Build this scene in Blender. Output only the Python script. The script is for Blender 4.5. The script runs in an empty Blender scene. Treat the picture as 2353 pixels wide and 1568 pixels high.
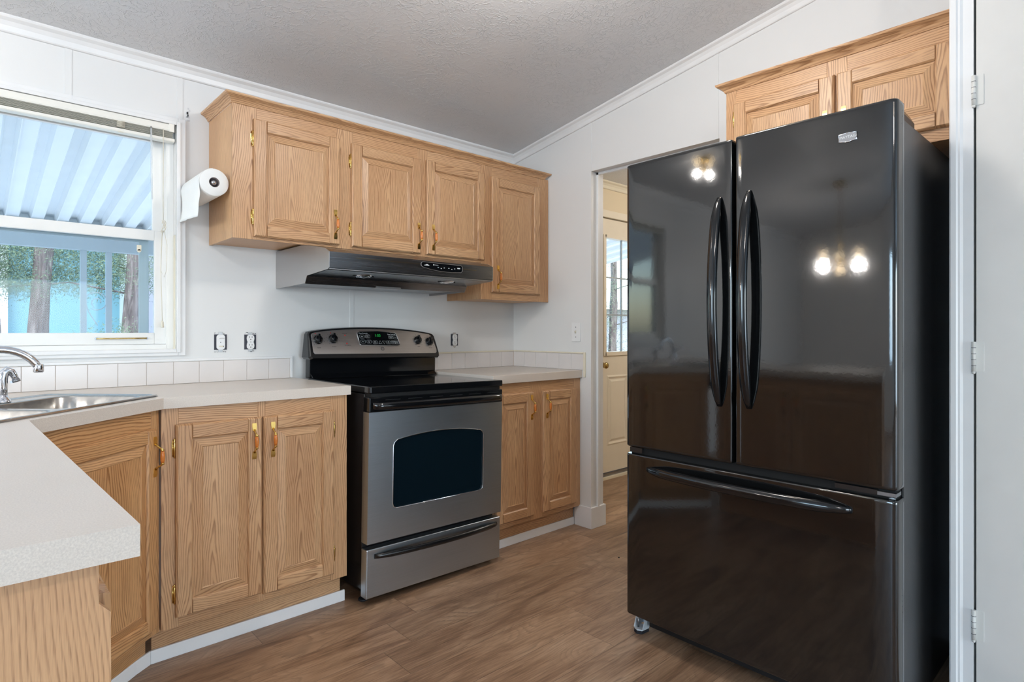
import bpy, bmesh, math, random
from mathutils import Vector, Matrix
random.seed(7)
S = bpy.context.scene
COL = S.collection
R = math.radians
PI = math.pi

# ---------------------------------------------------------------- colour
def lin(c):
    return tuple(((v / 12.92) if v <= 0.04045 else ((v + 0.055) / 1.055) ** 2.4) for v in c)
def rgb(r, g, b):
    return lin((r / 255., g / 255., b / 255.)) + (1.0,)

# ---------------------------------------------------------------- camera
W_, H_ = 2353, 1568
FPX, CX, CY, CAMZ = 1361.0, 1176.5, 762.5, 1.17
YAW = 47.2729
cam_d = bpy.data.cameras.new('camera')
cam = bpy.data.objects.new('camera', cam_d); COL.objects.link(cam)
cam_d.sensor_width = 36.0
cam_d.lens = 36.0 * FPX / W_
cam_d.shift_y = -(784.0 - CY) / W_
cam_d.clip_start = 0.02
cam.location = (0, 0, CAMZ)
cam.rotation_euler = (R(90), 0, R(YAW - 90))
S.camera = cam

# ---------------------------------------------------------------- view, world, lights
S.view_settings.view_transform = 'Standard'
S.view_settings.look = 'None'
S.view_settings.exposure = 0.0
S.view_settings.gamma = 1.0
try: S.view_settings.use_curve_mapping = False
except Exception: pass

world = bpy.data.worlds.new('sky'); S.world = world
world.use_nodes = True
wn = world.node_tree.nodes; wl = world.node_tree.links
bg = wn['Background']
sky = wn.new('ShaderNodeTexSky')
sky.sky_type = 'NISHITA'
sky.sun_disc = False
sky.sun_elevation = R(48); sky.sun_rotation = R(200)
sky.air_density = 1.2; sky.dust_density = 1.5
wl.new(sky.outputs[0], bg.inputs[0])
bg.inputs[1].default_value = 0.9

def lamp(name, kind, loc, energy, color=(1, 1, 1), rot=None, target=None, **kw):
    d = bpy.data.lights.new(name, kind); d.energy = energy; d.color = color
    for k, v in kw.items(): setattr(d, k, v)
    o = bpy.data.objects.new(name, d); COL.objects.link(o); o.location = loc
    if rot is not None: o.rotation_euler = rot
    if target is not None:
        o.rotation_euler = (Vector(target) - Vector(loc)).to_track_quat('-Z', 'Y').to_euler()
    return o
sun = lamp('sun', 'SUN', (0, 0, 8), 6.0, (1.0, 0.96, 0.90), rot=(R(42), 0, R(150)), angle=R(1.0))
COOL = (0.46, 0.73, 1.0)
WARM = (1.0, 0.95, 0.90)
# fill areas added at unseen openings behind and beside the camera, in daylight colour
lamp('fill_area_left', 'AREA', (-4.28, -0.3, 1.45), 78, COOL, rot=(0, R(-90), 0), shape='RECTANGLE', size=1.25, size_y=2.3)
lamp('fill_area_front', 'AREA', (0.4, -7.46, 1.12), 172, COOL, rot=(R(90), 0, 0), shape='RECTANGLE', size=2.8, size_y=1.95)

# ---------------------------------------------------------------- node helpers
def new_mat(name):
    m = bpy.data.materials.new(name); m.use_nodes = True
    nt = m.node_tree; p = nt.nodes['Principled BSDF']
    return m, nt, p
def N(nt, kind, **kw):
    n = nt.nodes.new(kind)
    for k, v in kw.items():
        if k in n.inputs.keys(): n.inputs[k].default_value = v
        else: setattr(n, k, v)
    return n
def math_(nt, op, a, b=None, clamp=False):
    n = nt.nodes.new('ShaderNodeMath'); n.operation = op; n.use_clamp = clamp
    for i, v in enumerate((a, b)):
        if v is None: continue
        if hasattr(v, 'links') or hasattr(v, 'is_linked'): nt.links.new(v, n.inputs[i])
        else: n.inputs[i].default_value = v
    return n.outputs[0]
def ramp(nt, fac, stops):
    n = nt.nodes.new('ShaderNodeValToRGB'); nt.links.new(fac, n.inputs[0])
    cr = n.color_ramp
    while len(cr.elements) > 1: cr.elements.remove(cr.elements[-1])
    cr.elements[0].position = stops[0][0]; cr.elements[0].color = stops[0][1]
    for p, c in stops[1:]:
        e = cr.elements.new(p); e.color = c
    return n.outputs[0]
def mix(nt, fac, a, b, mode='MIX'):
    n = nt.nodes.new('ShaderNodeMix'); n.data_type = 'RGBA'; n.blend_type = mode
    for i, v in ((0, fac), (6, a), (7, b)):
        if hasattr(v, 'is_linked'): nt.links.new(v, n.inputs[i])
        else: n.inputs[i].default_value = v
    return n.outputs[2]
def bump(nt, p, h, strength, dist=0.002):
    n = nt.nodes.new('ShaderNodeBump'); n.inputs['Strength'].default_value = strength
    n.inputs['Distance'].default_value = dist
    nt.links.new(h, n.inputs['Height']); nt.links.new(n.outputs[0], p.inputs['Normal'])
    return n
def coords(nt, which='Object', scale=(1, 1, 1)):
    t = nt.nodes.new('ShaderNodeTexCoord'); m = nt.nodes.new('ShaderNodeMapping')
    m.inputs['Scale'].default_value = scale
    nt.links.new(t.outputs[which], m.inputs[0]); return m.outputs[0]
def noise(nt, vec, scale, detail=3, rough=0.5, dist=0.0):
    n = nt.nodes.new('ShaderNodeTexNoise')
    n.inputs['Scale'].default_value = scale; n.inputs['Detail'].default_value = detail
    n.inputs['Roughness'].default_value = rough; n.inputs['Distortion'].default_value = dist
    nt.links.new(vec, n.inputs['Vector']); return n.outputs[0]

def plain(name, col, rough=0.5, metal=0.0, spec=0.5, coat=0.0, bumpy=0.0, bscale=120, ior=None, aniso=0.0):
    m, nt, p = new_mat(name)
    v = coords(nt)
    n = noise(nt, v, 9, 3)
    c = mix(nt, 1.0, col, ramp(nt, n, [(0.3, (0.96, 0.96, 0.96, 1)), (0.7, (1, 1, 1, 1))]), 'MULTIPLY')
    nt.links.new(c, p.inputs['Base Color'])
    p.inputs['Roughness'].default_value = rough; p.inputs['Metallic'].default_value = metal
    p.inputs['Specular IOR Level'].default_value = spec
    p.inputs['Coat Weight'].default_value = coat
    p.inputs['Coat Roughness'].default_value = 0.05
    if bumpy: bump(nt, p, noise(nt, v, bscale, 3), bumpy, 0.001)
    return m

def oak(name, tint=(1, 1, 1), lines=1.0):
    """flat-sawn oak: the grain is a slice through wavy growth rings (UV: x across, y along, metres)"""
    m, nt, p = new_mat(name)
    uv = nt.nodes.new('ShaderNodeUVMap').outputs[0]
    sep = nt.nodes.new('ShaderNodeSeparateXYZ'); nt.links.new(uv, sep.inputs[0])
    x, y = sep.outputs[0], sep.outputs[1]
    def cxyz(a, b_, c_=0.0):
        c = nt.nodes.new('ShaderNodeCombineXYZ'); nt.links.new(math_(nt, 'MULTIPLY', x, a), c.inputs[0]); nt.links.new(math_(nt, 'MULTIPLY', y, b_), c.inputs[1]); c.inputs[2].default_value = c_
        return c.outputs[0]
    n1 = noise(nt, cxyz(3.0, 1.5), 1.0, 2.5, 0.5)
    n2 = noise(nt, cxyz(16.0, 1.6, 3.0), 1.0, 2.0, 0.5)
    xx = math_(nt, 'ADD', x, math_(nt, 'MULTIPLY', math_(nt, 'SUBTRACT', n1, 0.5), 0.11))
    hyp = math_(nt, 'SQRT', math_(nt, 'ADD', math_(nt, 'MULTIPLY', xx, xx), 0.00007))
    ph = math_(nt, 'ADD', math_(nt, 'ADD', hyp, math_(nt, 'MULTIPLY', y, 0.055)), math_(nt, 'ADD', math_(nt, 'MULTIPLY', n2, 0.020), math_(nt, 'MULTIPLY', noise(nt, cxyz(70.0, 2.0, 7.0), 1.0, 2.0, 0.5), 0.0055)))
    ringv = math_(nt, 'FRACT', math_(nt, 'MULTIPLY', ph, 132.0))
    ring = ramp(nt, ringv, [(0.0, (0.0, 0.0, 0.0, 1)), (0.46, (0.06, 0.06, 0.06, 1)), (0.70, (0.75, 0.75, 0.75, 1)), (0.84, (0.85, 0.85, 0.85, 1)), (0.93, (0.15, 0.15, 0.15, 1)), (1.0, (0, 0, 0, 1))])
    # pores: fine streaks along the board
    cb3 = nt.nodes.new('ShaderNodeCombineXYZ'); nt.links.new(math_(nt, 'MULTIPLY', x, 620.0), cb3.inputs[0]); nt.links.new(math_(nt, 'MULTIPLY', y, 26.0), cb3.inputs[1])
    pore = ramp(nt, noise(nt, cb3.outputs[0], 1.0, 2, 0.6), [(0.36, (0, 0, 0, 1)), (0.62, (1, 1, 1, 1))])
    cb4 = nt.nodes.new('ShaderNodeCombineXYZ'); nt.links.new(math_(nt, 'MULTIPLY', x, 3.0), cb4.inputs[0]); nt.links.new(math_(nt, 'MULTIPLY', y, 1.1), cb4.inputs[1])
    cb4.inputs[2].default_value = 4.0
    broad = noise(nt, cb4.outputs[0], 1.2, 2, 0.5)
    t = lambda r_, g_, b_: (lambda c: (c[0] * tint[0], c[1] * tint[1], c[2] * tint[2], 1))(rgb(r_, g_, b_))
    base = ramp(nt, broad, [(0.25, t(199, 154, 113)), (0.5, t(210, 167, 125)), (0.75, t(220, 180, 139))])
    dark = mix(nt, math_(nt, 'MULTIPLY', math_(nt, 'MULTIPLY', ring, ramp(nt, noise(nt, cxyz(22.0, 1.2, 9.0), 1.0, 2.0, 0.5), [(0.3, (0.25, 0.25, 0.25, 1)), (0.65, (1, 1, 1, 1))])), 0.95 * lines), base, t(146, 98, 62))
    pm = math_(nt, 'MULTIPLY', math_(nt, 'MULTIPLY', pore, 0.60), math_(nt, 'ADD', math_(nt, 'MULTIPLY', ring, 0.8), 0.2))
    col = mix(nt, pm, dark, t(118, 78, 48))
    nt.links.new(col, p.inputs['Base Color'])
    p.inputs['Roughness'].default_value = 0.36
    p.inputs['Specular IOR Level'].default_value = 0.45
    bump(nt, p, math_(nt, 'MULTIPLY', pm, -1.0), 0.25, 0.0006)
    return m

M = {}
M['oak'] = oak('oak')
M['oak_warm'] = oak('oak_warm', (0.98, 0.90, 0.76))
M['oak_veneer'] = oak('oak_veneer', (1.06, 1.04, 0.98), 0.35)
M['oak_end'] = oak('oak_end_panel', (0.96, 0.93, 0.92), 0.22)

def wall_paint(name, col):
    m, nt, p = new_mat(name)
    v = coords(nt)
    n = noise(nt, v, 2.2, 3)
    c = mix(nt, 1.0, col, ramp(nt, n, [(0.3, (0.975, 0.975, 0.98, 1)), (0.7, (1, 1, 1, 1))]), 'MULTIPLY')
    nt.links.new(c, p.inputs['Base Color'])
    p.inputs['Roughness'].default_value = 0.42
    p.inputs['Specular IOR Level'].default_value = 0.35
    bump(nt, p, noise(nt, v, 260, 2), 0.05, 0.001)
    return m
M['wall'] = wall_paint('wall_paint', rgb(231, 231, 230))
M['wall_hall'] = wall_paint('hall_wall_paint', rgb(229, 214, 184))
M['trim'] = plain('white_trim_paint', rgb(236, 236, 236), 0.35)
M['trim_cream'] = plain('aged_cream_trim', rgb(232, 224, 203), 0.4)
M['closet_door'] = plain('closet_door_paint', rgb(222, 220, 216), 0.4)
M['kick'] = plain('white_kick_trim', rgb(240, 241, 243), 0.4)
M['vinyl'] = plain('white_vinyl', rgb(238, 237, 234), 0.35)
M['blind'] = plain('blind_white', rgb(240, 238, 230), 0.35)
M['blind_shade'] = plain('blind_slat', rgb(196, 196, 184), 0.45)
M['door_cream'] = plain('cream_door_paint', rgb(238, 229, 210), 0.4)
M['black'] = plain('dark_void', rgb(8, 8, 9), 0.8)
M['plate'] = plain('white_plastic', rgb(240, 240, 240), 0.3)
M['box_dark'] = plain('box_interior', rgb(60, 62, 72), 0.7)
M['rough_cut'] = plain('torn_plaster', rgb(214, 214, 216), 0.8, bumpy=0.8, bscale=300)
M['brass'] = plain('polished_brass', rgb(226, 190, 112), 0.16, metal=1.0)
M['brass_dark'] = plain('aged_brass', rgb(190, 165, 110), 0.26, metal=1.0)
M['grip'] = plain('orange_wood_grip', rgb(214, 124, 52), 0.25, coat=0.4)
M['chrome'] = plain('chrome', rgb(232, 234, 240), 0.06, metal=1.0)
M['steel_dark'] = plain('dull_steel', rgb(150, 152, 156), 0.35, metal=1.0)
M['black_gloss'] = plain('black_gloss', rgb(13, 15, 18), 0.10, spec=0.6)
M['black_enamel'] = plain('black_enamel', rgb(40, 37, 37), 0.25)
M['black_plastic'] = plain('black_plastic', rgb(20, 20, 22), 0.22)
M['black_matte'] = plain('black_matte', rgb(16, 16, 18), 0.6)
M['led_red'] = plain('red_print', rgb(200, 40, 40), 0.4)
M['print_dark'] = plain('grey_print', rgb(70, 70, 76), 0.5)
M['print_white'] = plain('white_print', rgb(226, 230, 232), 0.5)
M['paper'] = plain('paper_towel', rgb(242, 242, 240), 0.9, bumpy=0.35, bscale=220)
M['cardboard'] = plain('grey_core', rgb(120, 110, 108), 0.8)
M['foot_white'] = plain('grey_cast_foot', rgb(205, 214, 222), 0.4)
M['rubber'] = plain('rubber', rgb(30, 32, 40), 0.7)
M['hinge_white'] = plain('painted_hinge', rgb(222, 221, 216), 0.35)
M['cord'] = plain('blind_cord', rgb(222, 216, 200), 0.7)

# clear plastic wand
m, nt, p = new_mat('clear_plastic')
p.inputs['Base Color'].default_value = rgb(235, 240, 245); p.inputs['Roughness'].default_value = 0.15
p.inputs['Alpha'].default_value = 0.45; M['clear'] = m

# ceiling: sprayed and trowelled skip texture
m, nt, p = new_mat('textured_ceiling')
v = coords(nt)
warp = nt.nodes.new('ShaderNodeTexNoise'); warp.inputs['Scale'].default_value = 6.0; warp.inputs['Detail'].default_value = 3
nt.links.new(v, warp.inputs['Vector'])
vv = nt.nodes.new('ShaderNodeVectorMath'); vv.operation = 'MULTIPLY_ADD'
nt.links.new(warp.outputs['Color'], vv.inputs[0]); vv.inputs[1].default_value = (0.09, 0.09, 0.09); nt.links.new(v, vv.inputs[2])
na = noise(nt, vv.outputs[0], 34, 3, 0.55)
ridge = math_(nt, 'SUBTRACT', 1.0, math_(nt, 'MULTIPLY', math_(nt, 'ABSOLUTE', math_(nt, 'SUBTRACT', na, 0.5)), 20.0), True)
mask = ramp(nt, noise(nt, v, 7.5, 3, 0.6), [(0.36, (0.15, 0.15, 0.15, 1)), (0.62, (1, 1, 1, 1))])
hgt = math_(nt, 'ADD', math_(nt, 'MULTIPLY', ridge, mask), math_(nt, 'MULTIPLY', noise(nt, v, 75, 4, 0.6), 0.55))
nt.links.new(ramp(nt, noise(nt, v, 1.4, 2), [(0.3, rgb(218, 219, 221)), (0.7, rgb(224, 225, 227))]), p.inputs['Base Color'])
p.inputs['Roughness'].default_value = 0.38; p.inputs['Specular IOR Level'].default_value = 0.4
bump(nt, p, hgt, 0.55, 0.0045); M['ceiling'] = m

# laminate worktop
m, nt, p = new_mat('speckled_laminate')
v = coords(nt)
c = ramp(nt, noise(nt, v, 420, 2, 0.7), [(0.36, rgb(213, 203, 194)), (0.55, rgb(223, 213, 203)), (0.7, rgb(230, 221, 211))])
c2 = ramp(nt, noise(nt, v, 5, 3), [(0.3, (0.97, 0.965, 0.96, 1)), (0.7, (1, 1, 1, 1))])
nt.links.new(mix(nt, 1.0, c, c2, 'MULTIPLY'), p.inputs['Base Color'])
p.inputs['Roughness'].default_value = 0.33; bump(nt, p, noise(nt, v, 330, 2), 0.06, 0.0005)
M['laminate'] = m

# glazed tile, grout
M['tile'] = plain('glazed_tile', rgb(226, 220, 217), 0.22)
M['grout'] = plain('grout', rgb(214, 202, 192), 0.8)

# brushed steel: fine streaks along one axis
def brushed(name, col, rough, axis_scale):
    m, nt, p = new_mat(name)
    v = coords(nt, 'Object', axis_scale)
    n = noise(nt, v, 1.0, 3, 0.6)
    nt.links.new(mix(nt, 1.0, col, ramp(nt, n, [(0.3, (0.86, 0.86, 0.86, 1)), (0.7, (1, 1, 1, 1))]), 'MULTIPLY'), p.inputs['Base Color'])
    nt.links.new(ramp(nt, n, [(0.2, (rough - 0.05,) * 3 + (1,)), (0.8, (rough + 0.07,) * 3 + (1,))]), p.inputs['Roughness'])
    p.inputs['Metallic'].default_value = 1.0
    bump(nt, p, n, 0.05, 0.0005)
    return m
M['steel'] = brushed('brushed_steel', rgb(188, 197, 206), 0.34, (4, 300, 900))
M['steel_hood'] = brushed('brushed_steel_hood', rgb(134, 138, 144), 0.24, (4, 300, 600))
M['steel_panel'] = brushed('brushed_steel_panel', rgb(198, 196, 196), 0.36, (4, 300, 900))
M['sink'] = brushed('sink_steel', rgb(196, 194, 190), 0.22, (60, 60, 60))

# fridge enamel: slight orange peel so lamps smear in it
m, nt, p = new_mat('black_fridge_enamel')
v = coords(nt)
sp = ramp(nt, noise(nt, v, 900, 1, 0.4), [(0.79, (0, 0, 0, 1)), (0.81, (1, 1, 1, 1))])
c = mix(nt, sp, rgb(16, 17, 18), rgb(90, 88, 84))
nt.links.new(c, p.inputs['Base Color'])
p.inputs['Roughness'].default_value = 0.06
p.inputs['Specular IOR Level'].default_value = 0.55
p.inputs['IOR'].default_value = 1.7
bump(nt, p, noise(nt, v, 95, 2, 0.5), 0.035, 0.001); M['fridge'] = m
m, nt, p = new_mat('black_fridge_side')
v = coords(nt)
p.inputs['Base Color'].default_value = rgb(14, 14, 15); p.inputs['Roughness'].default_value = 0.26; p.inputs['Specular IOR Level'].default_value = 0.3
bump(nt, p, noise(nt, v, 260, 2, 0.5), 0.25, 0.001); M['fridge_side'] = m

# window glass: see-through with a faint reflection
def glass(name, tint, refl):
    m = bpy.data.materials.new(name); m.use_nodes = True; nt = m.node_tree
    nt.nodes.remove(nt.nodes['Principled BSDF'])
    out = nt.nodes['Material Output']
    tr = N(nt, 'ShaderNodeBsdfTransparent'); tr.inputs[0].default_value = tint
    gl = N(nt, 'ShaderNodeBsdfGlossy'); gl.inputs['Roughness'].default_value = 0.02
    lw = N(nt, 'ShaderNodeLayerWeight'); lw.inputs[0].default_value = 0.5
    f = math_(nt, 'MULTIPLY', math_(nt, 'ADD', math_(nt, 'MULTIPLY', math_(nt, 'POWER', lw.outputs[1], 5.0), 0.9), 0.04), refl)
    mx = N(nt, 'ShaderNodeMixShader'); nt.links.new(f, mx.inputs[0]); nt.links.new(tr.outputs[0], mx.inputs[1]); nt.links.new(gl.outputs[0], mx.inputs[2])
    nt.links.new(mx.outputs[0], out.inputs[0]); return m
M['glass'] = glass('window_glass', (0.93, 0.97, 0.98, 1), 0.22)
M['screen'] = glass('insect_screen', (0.78, 0.82, 0.84, 1), 0.3)
m, nt, p = new_mat('oven_glass')
p.inputs['Base Color'].default_value = rgb(10, 24, 32); p.inputs['Roughness'].default_value = 0.06
p.inputs['Specular IOR Level'].default_value = 0.7; M['oven_glass'] = m

def emit(name, col, e):
    m, nt, p = new_mat(name)
    p.inputs['Base Color'].default_value = col; p.inputs['Emission Color'].default_value = col
    p.inputs['Emission Strength'].default_value = e; return m
M['bulb'] = emit('lit_bulb_glass', rgb(255, 230, 190), 7)
M['dome'] = emit('lit_dome_glass', rgb(255, 238, 212), 5)
M['clock'] = emit('green_clock_digits', rgb(30, 170, 70), 0.35)

# floor planks
m, nt, p = new_mat('oak_vinyl_plank')
uvn = nt.nodes.new('ShaderNodeUVMap'); uvn.uv_map = 'UVMap'; uv = uvn.outputs[0]
sep = nt.nodes.new('ShaderNodeSeparateXYZ'); nt.links.new(uv, sep.inputs[0])
x, y = sep.outputs[0], sep.outputs[1]
att = nt.nodes.new('ShaderNodeUVMap'); att.uv_map = 'plank'
ps = nt.nodes.new('ShaderNodeSeparateXYZ'); nt.links.new(att.outputs[0], ps.inputs[0])
rid, rid2 = ps.outputs[0], ps.outputs[1]
off = math_(nt, 'MULTIPLY', rid, 37.0)
cb = nt.nodes.new('ShaderNodeCombineXYZ'); nt.links.new(math_(nt, 'MULTIPLY', x, 2.4), cb.inputs[0]); nt.links.new(math_(nt, 'MULTIPLY', y, 10.0), cb.inputs[1]); nt.links.new(off, cb.inputs[2])
nA = noise(nt, cb.outputs[0], 1.0, 4, 0.6, 0.6)
cb2 = nt.nodes.new('ShaderNodeCombineXYZ'); nt.links.new(math_(nt, 'MULTIPLY', x, 8.0), cb2.inputs[0]); nt.links.new(math_(nt, 'MULTIPLY', y, 150.0), cb2.inputs[1]); nt.links.new(off, cb2.inputs[2])
nB = noise(nt, cb2.outputs[0], 1.0, 4, 0.65, 0.3)
cb5 = nt.nodes.new('ShaderNodeCombineXYZ'); nt.links.new(math_(nt, 'MULTIPLY', x, 1.3), cb5.inputs[0]); nt.links.new(math_(nt, 'MULTIPLY', y, 3.0), cb5.inputs[1]); nt.links.new(off, cb5.inputs[2])
nC = noise(nt, cb5.outputs[0], 1.0, 2, 0.5, 0.2)
fl = ramp(nt, math_(nt, 'FRACT', math_(nt, 'MULTIPLY', math_(nt, 'ADD', nC, math_(nt, 'MULTIPLY', nB, 0.03)), 26.0)), [(0.0, (0, 0, 0, 1)), (0.6, (0.3, 0.3, 0.3, 1)), (0.85, (1, 1, 1, 1)), (1.0, (0, 0, 0, 1))])
fig = math_(nt, 'MULTIPLY', fl, ramp(nt, nA, [(0.45, (0, 0, 0, 1)), (0.62, (1, 1, 1, 1))]))
g = math_(nt, 'ADD', math_(nt, 'MULTIPLY', nA, 0.62), math_(nt, 'MULTIPLY', nB, 0.38))
base = ramp(nt, g, [(0.32, rgb(96, 73, 56)), (0.44, rgb(138, 108, 84)), (0.54, rgb(168, 137, 110)), (0.70, rgb(192, 163, 136))])
base = mix(nt, math_(nt, 'MULTIPLY', fig, 0.50), base, rgb(92, 72, 58))
vr = ramp(nt, rid2, [(0.0, (0.80, 0.79, 0.78, 1)), (0.5, (0.98, 0.97, 0.97, 1)), (1.0, (1.10, 1.10, 1.10, 1))])
base = mix(nt, 1.0, base, vr, 'MULTIPLY')
PW, PL = 0.1805, 1.22
ed = math_(nt, 'MINIMUM', math_(nt, 'MINIMUM', y, math_(nt, 'SUBTRACT', PW, y)), math_(nt, 'MINIMUM', x, math_(nt, 'SUBTRACT', PL, x)))
seam = ramp(nt, math_(nt, 'MULTIPLY', ed, 300.0), [(0.2, (1, 1, 1, 1)), (0.5, (0, 0, 0, 1))])
base = mix(nt, math_(nt, 'MULTIPLY', seam, 0.55), base, rgb(70, 54, 44))
nt.links.new(base, p.inputs['Base Color'])
nt.links.new(ramp(nt, nB, [(0.3, (0.36,) * 3 + (1,)), (0.7, (0.46,) * 3 + (1,))]), p.inputs['Roughness'])
bump(nt, p, math_(nt, 'SUBTRACT', math_(nt, 'MULTIPLY', nB, 0.3), seam), 0.35, 0.001)
M['floor'] = m

# outdoors
M['roof_metal'] = plain('white_roof_metal', rgb(240, 244, 247), 0.3, metal=0.0)
M['post'] = plain('grey_post_paint', rgb(176, 188, 196), 0.5)
M['siding_blue'] = plain('aqua_siding', rgb(132, 184, 202), 0.7)
M['siding_grey'] = plain('grey_siding', rgb(170, 172, 184), 0.7)
M['out_white'] = plain('outdoor_white', rgb(240, 244, 248), 0.6)
M['ground'] = plain('ground', rgb(150, 146, 130), 0.95, bumpy=0.5, bscale=6)
m, nt, p = new_mat('tree_bark')
v = coords(nt, 'Object', (14, 14, 2.2))
n = noise(nt, v, 1.0, 5, 0.7, 0.8)
nt.links.new(ramp(nt, n, [(0.3, rgb(72, 64, 62)), (0.5, rgb(110, 100, 97)), (0.7, rgb(150, 140, 136))]), p.inputs['Base Color'])
p.inputs['Roughness'].default_value = 0.95; bump(nt, p, n, 1.0, 0.03); M['bark'] = m
m, nt, p = new_mat('juniper_leaf')
v = coords(nt); n = noise(nt, v, 3.0, 3)
nt.links.new(ramp(nt, n, [(0.3, rgb(70, 92, 78)), (0.5, rgb(108, 126, 98)), (0.7, rgb(146, 158, 118))]), p.inputs['Base Color'])
p.inputs['Roughness'].default_value = 0.8; M['leaf'] = m

# ---------------------------------------------------------------- mesh builder
class MB:
    def __init__(s): s.v = []; s.f = []; s.m = []; s.uv = []; s.sm = []
    def face(s, pts, mat=0, grain='z', c=(0, 0, 0), off=(0, 0), smooth=False, raw=None):
        i0 = len(s.v); s.v += [tuple(q) for q in pts]
        s.f.append(tuple(range(i0, i0 + len(pts)))); s.m.append(mat); s.sm.append(smooth)
        if raw is not None: s.uv.append(raw); return
        s.uv.append(s._uv(pts, grain, c, off))
    def _uv(s, pts, grain, c, off):
        n = Vector((0, 0, 0))
        for i in range(len(pts)):
            a, b = Vector(pts[i]), Vector(pts[(i + 1) % len(pts)]); n += a.cross(b)
        g = 'xyz'.index(grain); oth = [i for i in range(3) if i != g]
        a = oth[0] if abs(n[oth[0]]) <= abs(n[oth[1]]) else oth[1]
        return [(q[a] - c[a] + off[0], q[g] - c[g] + off[1]) for q in pts]
    def box(s, x0, x1, y0, y1, z0, z1, mat=0, grain='z'):
        if x0 > x1: x0, x1 = x1, x0
        if y0 > y1: y0, y1 = y1, y0
        if z0 > z1: z0, z1 = z1, z0
        c = ((x0 + x1) / 2, (y0 + y1) / 2, (z0 + z1) / 2)
        o = (random.choice((-1, 1)) * random.uniform(.02, .09), random.uniform(0, 60))
        i0 = len(s.v)
        s.v += [(x1 if k & 1 else x0, y1 if k & 2 else y0, z1 if k & 4 else z0) for k in range(8)]
        for q in ((0, 2, 3, 1), (4, 5, 7, 6), (0, 1, 5, 4), (2, 6, 7, 3), (0, 4, 6, 2), (1, 3, 7, 5)):
            idx = tuple(i0 + k for k in q); s.f.append(idx); s.m.append(mat); s.sm.append(False)
            s.uv.append(s._uv([s.v[k] for k in idx], grain, c, o))
        return s
    def loft(s, loops, mat=0, grain='z', closed=True, cap0=True, cap1=True, smooth=False):
        allp = [q for l in loops for q in l]
        c = tuple(sum(q[i] for q in allp) / len(allp) for i in range(3)); o = (random.choice((-1, 1)) * random.uniform(.0, .06), random.uniform(0, 60))
        i0 = len(s.v); n = len(loops[0])
        for l in loops: s.v += [tuple(q) for q in l]
        for k in range(len(loops) - 1):
            for i in range(n if closed else n - 1):
                j = (i + 1) % n
                idx = (i0 + k*n + i, i0 + k*n + j, i0 + (k+1)*n + j, i0 + (k+1)*n + i)
                s.f.append(idx); s.m.append(mat); s.sm.append(smooth)
                s.uv.append(s._uv([s.v[q] for q in idx], grain, c, o))
        if cap0:
            idx = tuple(i0 + i for i in reversed(range(n))); s.f.append(idx); s.m.append(mat); s.sm.append(False); s.uv.append(s._uv([s.v[q] for q in idx], grain, c, o))
        if cap1:
            b = i0 + (len(loops) - 1) * n
            idx = tuple(b + i for i in range(n)); s.f.append(idx); s.m.append(mat); s.sm.append(False); s.uv.append(s._uv([s.v[q] for q in idx], grain, c, o))
        return s
    def prism(s, poly, axis, a0, a1, mat=0, grain='z', smooth=False):
        """poly: 2-D points in the two remaining axes (in xyz order)"""
        def P(q, a):
            return {'x': (a, q[0], q[1]), 'y': (q[0], a, q[1]), 'z': (q[0], q[1], a)}[axis]
        return s.loft([[P(q, a0) for q in poly], [P(q, a1) for q in poly]], mat, grain, smooth=smooth)
    def tube(s, pts, rad, seg=12, mat=0, smooth=True, caps=True, squash=None):
        pts = [Vector(q) for q in pts]; n = len(pts)
        if not isinstance(rad, (list, tuple)): rad = [rad] * n
        loops = []; up = None
        for i, q in enumerate(pts):
            t = (pts[min(i + 1, n - 1)] - pts[max(i - 1, 0)]).normalized()
            if up is None:
                up = Vector((0, 0, 1)) if abs(t.z) < 0.9 else Vector((1, 0, 0))
            a = t.cross(up).normalized(); b = a.cross(t).normalized(); up = b
            sa, sb = squash if squash else (1, 1)
            loops.append([q + a * (rad[i] * sa * math.cos(2*PI*k/seg)) + b * (rad[i] * sb * math.sin(2*PI*k/seg)) for k in range(seg)])
        return s.loft(loops, mat, 'z', True, caps, caps, smooth)
    def lathe(s, prof, loc=(0, 0, 0), axis='z', seg=32, mat=0, smooth=True, cap=True):
        """prof: (radius, height) pairs"""
        loops = []
        for r_, h_ in prof:
            l = []
            for k in range(seg):
                a = 2*PI*k/seg; u, v_ = max(r_, 1e-5) * math.cos(a), max(r_, 1e-5) * math.sin(a)
                q = {'z': (u, v_, h_), 'y': (v_, h_, u), 'x': (h_, u, v_)}[axis]
                l.append((q[0] + loc[0], q[1] + loc[1], q[2] + loc[2]))
            loops.append(l)
        return s.loft(loops, mat, 'z', True, cap, cap, smooth)
    def build(s, name, mats, parent=None, bevel=0.0, bseg=2, loc=None):
        me = bpy.data.meshes.new(name); me.from_pydata(s.v, [], s.f)
        if not isinstance(mats, (list, tuple)): mats = [mats]
        for q in mats: me.materials.append(M[q] if isinstance(q, str) else q)
        uvl = me.uv_layers.new(name='UVMap')
        for poly, mi, u, sm in zip(me.polygons, s.m, s.uv, s.sm):
            poly.material_index = mi; poly.use_smooth = sm
            for li, w in zip(poly.loop_indices, u): uvl.data[li].uv = w
        bm = bmesh.new(); bm.from_mesh(me); bmesh.ops.recalc_face_normals(bm, faces=bm.faces); bm.to_mesh(me); bm.free()
        o = bpy.data.objects.new(name, me); COL.objects.link(o)
        if parent: o.parent = parent
        if loc: o.location = loc
        if bevel:
            b = o.modifiers.new('bevel', 'BEVEL'); b.width = bevel; b.segments = bseg; b.limit_method = 'ANGLE'; b.angle_limit = R(35)
            b.harden_normals = False
        return o

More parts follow.
